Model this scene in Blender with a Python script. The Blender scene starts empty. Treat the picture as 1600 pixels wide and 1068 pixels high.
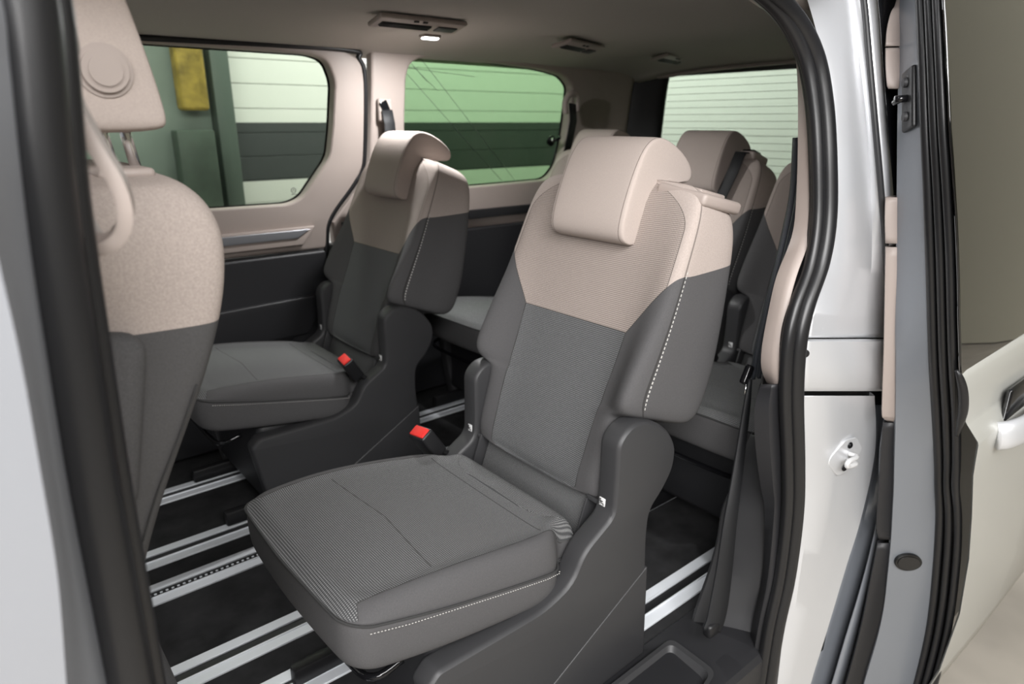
import bpy, bmesh, math, random
from mathutils import Vector, Matrix
random.seed(7)
PI = math.pi
sc = bpy.context.scene
COL = sc.collection
# ------------------------------------------------------------------ camera, world, lights, exposure
F = 1060.0; CAMZ = 1.17
def _norm(v): return v / v.length
_Xc = Vector((2150-800, -(190-534), -F)); _Xc.normalize()
_Zc = -Vector((0, -(F*F/344.0), -F)); _Zc.normalize()
_Xc = (_Xc - _Zc*_Xc.dot(_Zc)).normalized()
_Yc = _Zc.cross(_Xc)
ROT = Matrix((_Xc, _Yc, _Zc))            # camera -> world
CAMP = Vector((0, 0, CAMZ))
cam_d = bpy.data.cameras.new('camera'); cam = bpy.data.objects.new('camera', cam_d); COL.objects.link(cam)
cam.matrix_world = Matrix.Translation(CAMP) @ ROT.to_4x4()
cam_d.sensor_width = 36.0; cam_d.lens = 36.0*F/1600.0
cam_d.clip_start = 0.02; cam_d.clip_end = 60
cam_d.dof.use_dof = True; cam_d.dof.focus_distance = 1.22; cam_d.dof.aperture_fstop = 4.0
sc.camera = cam
sc.view_settings.view_transform = 'Standard'; sc.view_settings.look = 'None'
sc.view_settings.gamma = 1.0; sc.view_settings.exposure = 0.0; sc.view_settings.use_curve_mapping = False
w = bpy.data.worlds.new('garage_air'); sc.world = w; w.use_nodes = True
w.node_tree.nodes['Background'].inputs[0].default_value = (0.95, 0.97, 1.0, 1)
w.node_tree.nodes['Background'].inputs[1].default_value = 0.34
def area(name, loc, target, sx, sy, power, col=(1, 1, 1)):
    l = bpy.data.lights.new(name, 'AREA'); l.shape = 'RECTANGLE'; l.size = sx; l.size_y = sy; l.energy = power; l.color = col
    o = bpy.data.objects.new(name, l); COL.objects.link(o); o.location = loc
    o.rotation_euler = (Vector(target)-Vector(loc)).to_track_quat('-Z', 'Y').to_euler()
    return o
area('garage_ceiling_light_near', (-0.5, -1.3, 2.6), (1.0, 1.2, 0.5), 2.2, 1.2, 140, (1.0, 0.99, 0.985))
area('garage_ceiling_light_rear', (1.6, -3.4, 3.3), (1.4, 0.4, 0.6), 2.0, 1.0, 60, (1.0, 0.98, 0.95))
area('jamb_fill_light', (-2.2, -1.7, 2.2), (1.3, 0.8, 0.8), 1.6, 1.2, 110, (1.0, 0.98, 0.97))  # unseen lamp added at left front to brighten the silver jamb
area('garage_wall_light_far', (1.5, 3.5, 3.4), (1.5, 5.2, 0.6), 6.0, 0.4, 155, (1.0, 1.0, 1.0))
area('garage_wall_light_rear', (3.2, 3.4, 3.3), (4.4, 3.1, 0.8), 0.4, 2.5, 45, (1.0, 1.0, 1.0))

# ------------------------------------------------------------------ pixel -> place helpers
def ray(px, py): return ROT @ Vector((px-800.0, -(py-534.0), -F))
def at(px, py, Y):
    d = ray(px, py); return CAMP + d*(Y/d.y)
def atz(px, py, z):
    d = ray(px, py); return CAMP + d*((z-CAMZ)/d.z)
def atx(px, py, x):
    d = ray(px, py); return CAMP + d*(x/d.x)
def tumble(z):
    t = max(0.0, z-0.72); return 0.20*t*t + 0.03*t
def att(px, py, Y0):
    Y = Y0
    for _ in range(8): Y = Y0 + tumble(at(px, py, Y).z)
    return at(px, py, Y)

# ------------------------------------------------------------------ node expression helper
class E:
    def __init__(s, nt, sock): s.nt = nt; s.s = sock
    def _op(s, op, *a, rev=False):
        n = s.nt.nodes.new('ShaderNodeMath'); n.operation = op
        args = list(a)+[s] if rev else [s]+list(a)
        for i, x in enumerate(args):
            if isinstance(x, E): s.nt.links.new(x.s, n.inputs[i])
            else: n.inputs[i].default_value = float(x)
        return E(s.nt, n.outputs[0])
    def __add__(s, o): return s._op('ADD', o)
    def __radd__(s, o): return s._op('ADD', o)
    def __sub__(s, o): return s._op('SUBTRACT', o)
    def __rsub__(s, o): return s._op('SUBTRACT', o, rev=True)
    def __mul__(s, o): return s._op('MULTIPLY', o)
    def __rmul__(s, o): return s._op('MULTIPLY', o)
    def __truediv__(s, o): return s._op('DIVIDE', o)
    def abs(s): return s._op('ABSOLUTE')
    def sin(s): return s._op('SINE')
    def min(s, o): return s._op('MINIMUM', o)
    def max(s, o): return s._op('MAXIMUM', o)
    def gt(s, o): return s._op('GREATER_THAN', o)
    def lt(s, o): return s._op('LESS_THAN', o)
    def clamp(s): return s.max(0.0).min(1.0)
    def ramp(s, a, b): return ((s-a)/(b-a)).clamp()
    def band(s, c, hw): return (s-c).abs().lt(hw)
def new_mat(name):
    m = bpy.data.materials.new(name); m.use_nodes = True
    nt = m.node_tree; return m, nt, nt.nodes['Principled BSDF']
def mixc(nt, fac, a, b):
    n = nt.nodes.new('ShaderNodeMix'); n.data_type = 'RGBA'
    if isinstance(fac, E): nt.links.new(fac.s, n.inputs[0])
    else: n.inputs[0].default_value = fac
    for i, c in ((6, a), (7, b)):
        if isinstance(c, tuple): n.inputs[i].default_value = (*c, 1)
        else: nt.links.new(c, n.inputs[i])
    return n.outputs[2]
def noise(nt, scale, detail=3, coord='Object', rough=0.6):
    tc = nt.nodes.new('ShaderNodeTexCoord'); n = nt.nodes.new('ShaderNodeTexNoise')
    n.inputs['Scale'].default_value = scale; n.inputs['Detail'].default_value = detail; n.inputs['Roughness'].default_value = rough
    nt.links.new(tc.outputs[coord], n.inputs['Vector']); return E(nt, n.outputs[0])
def bump(nt, bs, h, strength, dist):
    b = nt.nodes.new('ShaderNodeBump'); b.inputs['Strength'].default_value = strength; b.inputs['Distance'].default_value = dist
    nt.links.new(h.s, b.inputs['Height']); nt.links.new(b.outputs[0], bs.inputs['Normal'])
def simple(name, col, rough=0.5, metal=0.0, nscale=0, namt=0.12, bscale=0, bdist=0.0005, coat=0.0, spec=None):
    m, nt, bs = new_mat(name)
    bs.inputs['Roughness'].default_value = rough; bs.inputs['Metallic'].default_value = metal
    bs.inputs['Coat Weight'].default_value = coat; bs.inputs['Coat Roughness'].default_value = 0.06
    if spec is not None: bs.inputs['Specular IOR Level'].default_value = spec
    if nscale:
        n = noise(nt, nscale).ramp(0.3, 0.7)
        nt.links.new(mixc(nt, n, tuple(c*(1-namt) for c in col), tuple(c*(1+namt) for c in col)), bs.inputs['Base Color'])
    else: bs.inputs['Base Color'].default_value = (*col, 1)
    if bscale: bump(nt, bs, noise(nt, bscale, 2), 0.5, bdist)
    return m
BEIGE = (0.43, 0.368, 0.335); GREY = (0.090, 0.088, 0.090)
M = {}
M['beige_plastic'] = simple('beige_plastic', (0.355, 0.30, 0.272), 0.5, bscale=900, bdist=0.0002)
M['beige_fabric'] = simple('beige_fabric', BEIGE, 0.9, nscale=420, namt=0.05, bscale=1100, bdist=0.0006, spec=0.2)
M['grey_fabric'] = simple('grey_fabric', GREY, 0.92, nscale=420, namt=0.16, bscale=1100, bdist=0.0006, spec=0.2)
M['headliner'] = simple('headliner_cloth', (0.44, 0.41, 0.38), 0.95, nscale=300, namt=0.04, spec=0.1)
M['grey_plastic'] = simple('dark_grey_plastic', (0.036, 0.036, 0.038), 0.48, bscale=1400, bdist=0.0003)
M['trim_plastic'] = simple('charcoal_trim_plastic', (0.016, 0.016, 0.018), 0.5, bscale=900, bdist=0.0003)
M['black_plastic'] = simple('black_plastic', (0.010, 0.010, 0.011), 0.42)
M['skirt'] = simple('skirt_plastic', (0.028, 0.028, 0.030), 0.45, bscale=1400, bdist=0.0002)
M['rubber'] = simple('black_rubber', (0.010, 0.010, 0.011), 0.36)
M['carpet'] = simple('floor_carpet', (0.026, 0.026, 0.027), 0.95, nscale=9, namt=0.35, bscale=700, bdist=0.001, spec=0.1)
M['alu'] = simple('brushed_aluminium', (0.80, 0.83, 0.87), 0.42, 0.12)
M['chrome'] = simple('chrome', (0.8, 0.8, 0.8), 0.08, 1.0)
M['satin'] = simple('satin_silver_strip', (0.42, 0.43, 0.46), 0.35, 0.7)
M['silver_paint'] = simple('silver_body_paint', (0.70, 0.71, 0.73), 0.36, 0.5, coat=0.3)
M['grey_primer'] = simple('inner_door_grey_paint', (0.22, 0.235, 0.26), 0.42, 0.3, coat=0.25)
M['outer_paint'] = simple('outer_silver_white_paint', (0.50, 0.50, 0.465), 0.34, 0.25, coat=0.4)
M['red'] = simple('red_button', (0.75, 0.035, 0.03), 0.4)
M['white'] = simple('white_marking', (0.75, 0.75, 0.75), 0.6)
M['webbing'] = simple('black_webbing', (0.007, 0.0075, 0.009), 0.6, bscale=800, bdist=0.001)
M['black_gloss'] = simple('black_gloss', (0.006, 0.006, 0.007), 0.12)
M['hole'] = simple('black_hole_plug', (0.004, 0.004, 0.004), 0.4)

def fabric_node_mat(name, kind):
    m, nt, bs = new_mat(name)
    bs.inputs['Roughness'].default_value = 0.92; bs.inputs['Specular IOR Level'].default_value = 0.2
    uv = nt.nodes.new('ShaderNodeUVMap'); uv.uv_map = 'UVMap'
    sp = nt.nodes.new('ShaderNodeSeparateXYZ'); nt.links.new(uv.outputs[0], sp.inputs[0])
    u = E(nt, sp.outputs[0]); s = E(nt, sp.outputs[1]); a = u.abs()
    P = 2*PI/0.0040
    dots = (((u*P).sin()*0.5+0.5)*((s*P).sin()*0.5+0.5)).ramp(0.12, 0.72)
    fine = noise(nt, 450, 2, 'Object').ramp(0.3, 0.7)
    wear = noise(nt, 35, 3, 'Object').ramp(0.35, 0.7)
    if kind == 'back':
        bound = (a-0.164).max(0.0).min(0.103)*1.32 + (a-0.267).max(0.0)*0.42 + 0.352
        beige = s.gt(bound)
        tl = ((s/0.35).clamp()*0.014 + 0.150)
        th = tl + ((s-0.352).max(0.0)*0.76)
        top_ = (s-0.575).max(0.0); th = th.min(0.245-top_*top_*11.0)
        mesh = a.lt(th)
        stitch = a.band(0.2705, 0.0007).min((s*(PI/0.0045)).sin().gt(-0.2)).min(s.gt(0.215)).min(s.lt(0.50))
        seam = (a-th).abs().lt(0.0013).max(s.band(0.352, 0.0012).min(a.lt(0.164)))
        seam2 = (s-0.40-(a-0.16)*1.2).abs().lt(0.0010).min(a.gt(0.105)).min(s.gt(0.35)).min(a.lt(0.19))
        seam = seam.max((a-0.268).abs().lt(0.0012).min(s.gt(0.2)))
        sleft = seam2.min(0.6)
        dcol = mixc(nt, dots, (0.070, 0.071, 0.073), (0.27, 0.275, 0.28))
        bcol = mixc(nt, dots, (0.255, 0.212, 0.19), (0.56, 0.49, 0.45))
    else:
        beige = s.gt(9.0)
        hq = (s-0.57)*5.2
        edge = (0.372-s).max(0.0)*2.2 + 0.203 + (1.0-hq*hq).max(0.0)*0.011
        mesh = a.lt(edge.min(0.31))
        stitch = a.gt(5.0)
        seam = (a-edge).abs().lt(0.0012)
        v1 = (s-0.535+a*0.10).abs().lt(0.0012).min(a.lt(0.192))
        v2 = (s-0.765).abs().lt(0.0012).min(a.lt(0.192))
        seam = seam.max(v1).max(v2)
        sleft = seam*0.0
        dcol = mixc(nt, dots, (0.066, 0.067, 0.069), (0.30, 0.30, 0.30))
        bcol = dcol
    plain = mixc(nt, beige, tuple(GREY), tuple(BEIGE))
    meshc = mixc(nt, beige, dcol, bcol)
    c = mixc(nt, mesh, plain, meshc)
    c = mixc(nt, (fine*0.16), c, (0.02, 0.02, 0.02))
    c = mixc(nt, seam*0.55, c, (0.02, 0.018, 0.016))
    c = mixc(nt, stitch, c, (0.50, 0.49, 0.47))
    nt.links.new(c, bs.inputs['Base Color'])
    h = dots*mesh*0.6 + fine*0.3 - seam*2.2 - sleft + wear*0.15
    bump(nt, bs, h, 0.6, 0.0011)
    return m
M['back_fabric'] = fabric_node_mat('two_tone_backrest_fabric', 'back')
M['cushion_fabric'] = fabric_node_mat('grey_mesh_cushion_fabric', 'cushion')

def glass_mat(name, tint, refl=0.06, rough=0.0):
    m = bpy.data.materials.new(name); m.use_nodes = True; nt = m.node_tree; nt.nodes.clear()
    o = nt.nodes.new('ShaderNodeOutputMaterial'); mx = nt.nodes.new('ShaderNodeMixShader')
    t = nt.nodes.new('ShaderNodeBsdfTransparent'); g = nt.nodes.new('ShaderNodeBsdfGlossy')
    t.inputs[0].default_value = (*tint, 1); g.inputs['Roughness'].default_value = rough
    fr = nt.nodes.new('ShaderNodeFresnel'); fr.inputs[0].default_value = 1.45
    f = E(nt, fr.outputs[0])*refl/0.04
    nt.links.new(f.min(1.0).s, mx.inputs[0]); nt.links.new(t.outputs[0], mx.inputs[1]); nt.links.new(g.outputs[0], mx.inputs[2])
    nt.links.new(mx.outputs[0], o.inputs[0]); return m
M['glass_clear'] = glass_mat('light_green_glass', (0.80, 0.85, 0.78), 0.012)
M['glass_green'] = glass_mat('green_tinted_glass', (0.50, 0.63, 0.48), 0.012)
M['glass_rear'] = glass_mat('rear_window_glass', (0.74, 0.80, 0.735), 0.01)
M['glass_door'] = glass_mat('dark_privacy_glass', (0.02, 0.02, 0.018), 0.11)

# ------------------------------------------------------------------ object helpers
def tag(o, label=None, cat=None, group=None, kind=None):
    if label: o['label'] = label
    if cat: o['category'] = cat
    if group: o['group'] = group
    if kind: o['kind'] = kind
    return o
def empty(name, loc=(0, 0, 0), rz=0):
    o = bpy.data.objects.new(name, None); COL.objects.link(o); o.location = loc; o.rotation_euler = (0, 0, rz); o.empty_display_size = 0.05
    return o
def link_mesh(name, me, mat, parent=None, smooth=True, sub=0, autosm=None):
    if mat is not None:
        for m_ in (mat if isinstance(mat, list) else [mat]): me.materials.append(m_)
    if smooth:
        for p in me.polygons: p.use_smooth = True
    o = bpy.data.objects.new(name, me); COL.objects.link(o)
    if parent is not None: o.parent = parent
    if sub:
        md = o.modifiers.new('smooth', 'SUBSURF'); md.levels = sub; md.render_levels = sub
    return o
def bm_obj(name, bm, mat, parent=None, smooth=True, sub=0, split=None):
    bmesh.ops.recalc_face_normals(bm, faces=bm.faces)
    if split:
        for e in bm.edges:
            if len(e.link_faces) == 2 and e.calc_face_angle(0) > math.radians(split): e.smooth = False
    me = bpy.data.meshes.new(name); bm.to_mesh(me); bm.free()
    return link_mesh(name, me, mat, parent, smooth, sub)
def origin_to(o, p):
    """move object origin to p keeping the geometry in place"""
    p = Vector(p); o.data.transform(Matrix.Translation(-p)); o.location = p; return o
def catmull(pts, n=6, closed=False):
    out = []; N = len(pts); V = [Vector(p) for p in pts]
    rng = N if closed else N-1
    for i in range(rng):
        p1 = V[i]; p2 = V[(i+1) % N]
        p0 = V[(i-1) % N] if closed or i > 0 else p1*2-p2
        p3 = V[(i+2) % N] if closed or i+2 < N else p2*2-p1
        for k in range(n):
            t = k/n
            out.append(0.5*((2*p1)+(-p0+p2)*t+(2*p0-5*p1+4*p2-p3)*t*t+(-p0+3*p1-3*p2+p3)*t*t*t))
    if not closed: out.append(V[-1])
    return out
def grid_bm(rows, closed_u=False, bm=None, uvs=None):
    bm = bm or bmesh.new(); vs = [[bm.verts.new(p) for p in r] for r in rows]
    uvl = bm.loops.layers.uv.verify() if uvs else None
    n = len(rows[0])
    for i in range(len(rows)-1):
        for j in range(n if closed_u else n-1):
            k = (j+1) % n
            f = bm.faces.new((vs[i][j], vs[i][k], vs[i+1][k], vs[i+1][j]))
            if uvs:
                q = ((i, j), (i, j+1), (i+1, j+1), (i+1, j))
                for l, (a, b) in zip(f.loops, q): l[uvl].uv = uvs[a][b]
    return bm, vs
def tube_bm(pts, r, seg=10, bm=None, closed=False, caps=True, flat=1.0):
    bm = bm or bmesh.new(); pts = [Vector(p) for p in pts]; N = len(pts); rings = []
    up = None
    for i, p in enumerate(pts):
        a = pts[(i-1) % N] if closed or i > 0 else p; b = pts[(i+1) % N] if closed or i < N-1 else p
        t = (b-a).normalized()
        if up is None:
            up = Vector((0, 0, 1)) if abs(t.z) < 0.9 else Vector((0, 1, 0))
        up = (up - t*up.dot(t)).normalized(); sd = t.cross(up)
        rr = r(i/(N-1)) if callable(r) else r
        rings.append([bm.verts.new(p+(up*math.cos(k*2*PI/seg)+sd*math.sin(k*2*PI/seg)*flat)*rr) for k in range(seg)])
    for i in range(N if closed else N-1):
        A = rings[i]; B = rings[(i+1) % N]
        for k in range(seg): bm.faces.new((A[k], A[(k+1) % seg], B[(k+1) % seg], B[k]))
    if not closed and caps:
        bm.faces.new(rings[0]); bm.faces.new(rings[-1][::-1])
    return bm
def ribbon_bm(pts, wdir, width, th, bm=None):
    """strap: rectangular section swept along pts, wide along wdir (vector or function of t)"""
    bm = bm or bmesh.new(); pts = [Vector(p) for p in pts]; N = len(pts); rings = []
    for i, p in enumerate(pts):
        t = (pts[min(i+1, N-1)]-pts[max(i-1, 0)]).normalized()
        wd = Vector(wdir(i/(N-1)) if callable(wdir) else wdir); wd = (wd-t*wd.dot(t)).normalized(); nn = t.cross(wd)
        W = (width(i/(N-1)) if callable(width) else width)/2
        prof = ((-W, -th/2), (-W*0.96, -th*0.9), (W*0.96, -th*0.9), (W, -th/2), (W, th/2), (W*0.96, th*0.9), (-W*0.96, th*0.9), (-W, th/2))
        rings.append([bm.verts.new(p+wd*a+nn*b) for a, b in prof])
    for i in range(N-1):
        for k in range(8): bm.faces.new((rings[i][k], rings[i][(k+1) % 8], rings[i+1][(k+1) % 8], rings[i+1][k]))
    bm.faces.new(rings[0]); bm.faces.new(rings[-1][::-1])
    return bm
def rbox_bm(c, size, r=0.004, seg=3, rot=None, bm=None, taper=None):
    tb = bmesh.new(); bmesh.ops.create_cube(tb, size=1.0)
    for v in tb.verts:
        if taper and v.co.z > 0: v.co.x *= taper[0]; v.co.y *= taper[1]
        v.co = Vector((v.co.x*size[0], v.co.y*size[1], v.co.z*size[2]))
    if r > 0: bmesh.ops.bevel(tb, geom=tb.edges[:], offset=r, segments=seg, profile=0.5, affect='EDGES', clamp_overlap=True)
    m = Matrix.Translation(Vector(c)) @ (rot.to_4x4() if rot is not None else Matrix.Identity(4))
    bmesh.ops.transform(tb, matrix=m, verts=tb.verts)
    if bm is None: return tb
    me = bpy.data.meshes.new('t'); tb.to_mesh(me); tb.free(); bm.from_mesh(me); bpy.data.meshes.remove(me); return bm
def cyl_bm(c, axis, r, depth, seg=24, bm=None, bev=0.0, r2=None):
    tb = bmesh.new(); bmesh.ops.create_cone(tb, cap_ends=True, segments=seg, radius1=r, radius2=r if r2 is None else r2, depth=depth)
    if bev: bmesh.ops.bevel(tb, geom=[e for e in tb.edges if e.calc_face_angle(0) > 0.8], offset=bev, segments=2, affect='EDGES')
    q = Vector((0, 0, 1)).rotation_difference(Vector(axis).normalized())
    bmesh.ops.transform(tb, matrix=Matrix.Translation(Vector(c)) @ q.to_matrix().to_4x4(), verts=tb.verts)
    if bm is None: return tb
    me = bpy.data.meshes.new('t'); tb.to_mesh(me); tb.free(); bm.from_mesh(me); bpy.data.meshes.remove(me); return bm
def prism_mesh(outline, holes=(), depth=0.02, bevel=0.003, bres=2):
    """2-D outline (with holes) -> bevelled slab mesh in the local xy plane, centred on z=0"""
    cu = bpy.data.curves.new('p', 'CURVE'); cu.dimensions = '2D'; cu.fill_mode = 'BOTH'
    for poly in [outline]+list(holes):
        sp = cu.splines.new('POLY'); sp.points.add(len(poly)-1); sp.use_cyclic_u = True
        for i, p in enumerate(poly): sp.points[i].co = (p[0], p[1], 0, 1)
    cu.extrude = max(depth/2-bevel, 0.0001); cu.bevel_depth = bevel; cu.bevel_resolution = bres; cu.offset = -bevel
    tmp = bpy.data.objects.new('t', cu); COL.objects.link(tmp)
    dg = bpy.context.evaluated_depsgraph_get(); me = bpy.data.meshes.new_from_object(tmp.evaluated_get(dg))
    bpy.data.objects.remove(tmp); bpy.data.curves.remove(cu); me.materials.clear()
    return me
def slab_xz(name, outline, Y, depth, mat, parent=None, holes=(), bevel=0.003, tilt=0.0, z0=0.0, smooth=False):
    """outline in (x, z); slab centred on plane Y, tilted so it leans with height"""
    me = prism_mesh(outline, holes, depth, bevel)
    for v in me.vertices:
        x, z, d = v.co; v.co = Vector((x, Y-d+tilt*(z-z0), z))
    me.validate(); me.update()
    bm = bmesh.new(); bm.from_mesh(me); bmesh.ops.remove_doubles(bm, verts=bm.verts, dist=1e-5); bpy.data.meshes.remove(me)
    return bm_obj(name, bm, mat, parent, smooth=True, split=30)
def rounded(poly, r, n=5):
    """round the corners of a 2-D polygon; r number or list"""
    out = []; N = len(poly)
    for i in range(N):
        p = Vector(poly[i][:2]); a = Vector(poly[i-1][:2]); b = Vector(poly[(i+1) % N][:2])
        rr = r[i] if isinstance(r, (list, tuple)) else r
        da = a-p; db = b-p; la = da.length; lb = db.length
        q = min(rr, la*0.45, lb*0.45)
        if q < 1e-5: out.append((p.x, p.y)); continue
        A = p+da/la*q; B = p+db/lb*q
        for k in range(n+1):
            t = k/n; v = A*(1-t)**2+p*2*t*(1-t)+B*t*t; out.append((v.x, v.y))
    return out
def lerp_tab(tab, x):
    if x <= tab[0][0]: return tab[0][1]
    for (a, va), (b, vb) in zip(tab, tab[1:]):
        if x <= b: return va+(vb-va)*(x-a)/(b-a)
    return tab[-1][1]

# ================================================================== VAN INTERIOR SHELL (setting)
YC = 1.56                                    # centre line of the van
WALLY = 2.46
# floor
bm = rbox_bm((0.95, 1.57, -0.03), (4.1, 1.90, 0.06), 0.002, 1)
tag(bm_obj('floor', bm, M['carpet'], smooth=False), 'dark grey carpet cabin floor of the van', kind='structure')
# headliner: lofted across Y, extruded along X, dropping at the rear header
prof = [(0.74, 1.372), (0.80, 1.408), (0.90, 1.438), (1.1, 1.458), (1.56, 1.468), (1.95, 1.462), (2.15, 1.448), (2.28, 1.432), (2.38, 1.416), (2.44, 1.406), (2.52, 1.400)]
prof = [(p.x, p.y) for p in catmull([(a, b, 0) for a, b in prof], 4)]
HZ = atx(1240, 96, 2.78).z-1.468; print('header z', HZ, atx(1240, 112, 2.88).z)
rows = []
for x, dz in ((-1.2, -0.03), (-0.6, 0), (0, 0), (0.6, 0), (1.2, 0), (1.8, 0), (2.2, -0.004), (2.45, -0.010), (2.62, -0.018), (2.72, -0.026), (2.78, HZ)):
    rows.append([Vector((x, y, z+dz)) for y, z in prof])
bm, _ = grid_bm(rows)
o = bm_obj('ceiling', bm, M['headliner'], sub=1); tag(o, 'beige grey cloth headliner of the van', kind='structure')
md = o.modifiers.new('thick', 'SOLIDIFY'); md.thickness = 0.03; md.offset = 1
# roof skin over the headliner keeps daylight out, as in the real van
bm = rbox_bm((0.85, 1.56, 1.53), (4.1, 1.70, 0.03), 0.01, 2)
tag(bm_obj('trim_1', bm, M['silver_paint'], smooth=True, split=30), 'silver roof skin above the headliner', kind='structure')

def XZ(pts, Y): return [(p.x, p.z) for p in (at(a, b, Y) for a, b in pts)]
TILT = -0.10
def far_slab(name, poly_px, holes_px, Y, depth, mat, parent=None, r=0.0, hr=0.03, bevel=0.004):
    # tilt with height about z=0.9
    def conv(pp):
        out = []
        for px, py in pp:
            yy = Y
            for _ in range(6): yy = Y+TILT*(at(px, py, yy).z-0.9)
            q = at(px, py, yy); out.append((q.x, q.z))
        return out
    ol = conv(poly_px)
    if r: ol = rounded(ol, r)
    hs = [rounded(conv(h), hr) for h in holes_px]
    return slab_xz(name, ol, Y, depth, mat, parent, hs, bevel, TILT, 0.9), ol, hs
# ---- far side: sliding door card with its window
door_root = tag(empty('door_1', (0.6, WALLY, 0.0)), 'closed sliding door on the far side, beige frame around a green tinted window', kind='structure')
def under(o, root):
    o.parent = root; o.matrix_parent_inverse = Matrix.Translation(-Vector(root.location)); return o
win1 = [(60, 57), (226, 68), (480, 85), (506, 94), (519, 127), (516, 197), (511, 245), (469, 308), (448, 318), (314, 327), (60, 350)]
card = [(-60, 30), (226, 60), (532, 78), (560, 94), (568, 131), (566, 254), (552, 284), (514, 342), (509, 386), (300, 409), (-60, 452)]
o, cardpoly, h1 = far_slab('door_card', card, [win1], WALLY, 0.05, M['beige_plastic'], None, r=0.0, hr=0.03, bevel=0.012); under(o, door_root)
def glass_slab(name, hole, Y, mat, lab, grow=0.012):
    cx = sum(p[0] for p in hole)/len(hole); cz = sum(p[1] for p in hole)/len(hole)
    big = [(cx+(x-cx)*(1+grow*4), cz+(z-cz)*(1+grow*4)) for x, z in hole]
    g = slab_xz(name, big, Y, 0.004, mat, None, (), 0.0005, TILT, 0.9)
    # black ceramic rim just inside the frame
    inner = [(cx+(x-cx)*0.985, cz+(z-cz)*0.985) for x, z in hole]
    rim = slab_xz('black_rim', big, Y-0.004, 0.003, M['black_gloss'], None, [inner], 0.0005, TILT, 0.9)
    under(rim, g); tag(g, lab, kind='structure'); return g
glass_slab('window_1', h1[0], WALLY+0.028, M['glass_clear'], 'large light green side window in the far sliding door')
# belt strip and lower card
zc = [(x, z) for x, z in XZ([(300, 378), (468, 356), (482, 357), (470, 368), (300, 394)], WALLY-0.03)]
def quadbelt(x0, x1, z0, z1): return [(x0, z0), (x1-0.05, z0), (x1, z1), (x0, z1)]
o = slab_xz('belt_recess', quadbelt(-0.9, 1.05, 0.735, 0.800), WALLY-0.008, 0.05, M['beige_plastic'], None, (), 0.004); under(o, door_root)
o = slab_xz('satin_strip', quadbelt(-0.9, 1.03, 0.762, 0.792), WALLY-0.024, 0.03, M['satin'], None, (), 0.003); under(o, door_root)
low = rounded([(-1.2, 0.02), (1.12, 0.02), (1.10, 0.3), (1.085, 0.705), (-1.2, 0.705)], 0.01)
o = slab_xz('lower_panel', low, WALLY, 0.07, M['trim_plastic'], None, (), 0.008); under(o, door_root)
o = slab_xz('armrest_ledge', rounded([(-1.0, 0.36), (0.98, 0.40), (1.06, 0.52), (1.06, 0.545), (-1.0, 0.50)], 0.01), WALLY-0.04, 0.03, M['trim_plastic'], None, (), 0.006); under(o, door_root)
o = slab_xz('door_pocket', rounded([(-0.8, 0.22), (0.80, 0.24), (0.93, 0.40), (0.93, 0.44), (-0.8, 0.42)], 0.01), WALLY-0.04, 0.02, M['black_plastic'], None, (), 0.004); under(o, door_root)
# seam across the frame beside the window
a = at(514, 246, WALLY-0.03); b = at(563, 249, WALLY-0.03)
o = bm_obj('frame_seam', tube_bm([a, b], 0.0012, 6), M['black_plastic']); under(o, door_root)
# door seal between door card and pillar
sp = [(200, 58), (532, 77), (561, 93), (570, 131), (568, 254), (554, 286), (516, 342), (510, 388), (507, 500), (507, 640)]
pts = []
for px, py in sp:
    yy = WALLY-0.02
    for _ in range(5): yy = WALLY-0.02+TILT*max(-0.2, at(px, py, yy).z-0.9)
    pts.append(at(px, py, yy))
o = bm_obj('door_seal', tube_bm(catmull(pts, 8), 0.010, 10), M['rubber']); under(o, door_root)

# ---- far side: rear quarter panel
win2 = [(628, 190), (630, 120), (637, 98), (655, 90), (703, 89), (843, 109), (876, 118), (889, 135), (887, 153), (880, 210), (869, 258), (852, 280), (742, 290), (629, 297)]
quart = [(575, 40), (996, 62), (978, 345), (735, 362), (520, 384), (516, 346), (558, 288), (574, 254), (576, 131)]
wr = tag(empty('wall_right', (2.0, WALLY, 0.0)), 'beige and dark grey rear quarter panel on the far side', kind='structure')
o, qp, h2 = far_slab('quarter_panel', quart, [win2], WALLY+0.015, 0.05, M['beige_plastic'], None, 0.0, 0.05, 0.012); under(o, wr)
glass_slab('window_2', h2[0], WALLY+0.043, M['glass_green'], 'green tinted rear quarter window on the far side')
o = slab_xz('belt_stripe', [(1.17, 0.762), (2.75, 0.762), (2.75, 0.80), (1.17, 0.80)], WALLY-0.013, 0.02, M['trim_plastic'], None, (), 0.003); under(o, wr)
o = slab_xz('lower_trim', rounded([(1.10, 0.02), (3.0, 0.02), (3.0, 0.72), (1.12, 0.72)], 0.01), WALLY+0.01, 0.07, M['trim_plastic'], None, (), 0.008); under(o, wr)
# closing walls of the cabin that the photo sees only as darkness
bm = rbox_bm((1.0, WALLY+0.10, 0.35), (4.4, 0.05, 0.72), 0.01, 2)
tag(bm_obj('trim_2', bm, M['silver_paint'], split=30), 'far outer body side below the windows', kind='structure')

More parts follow.
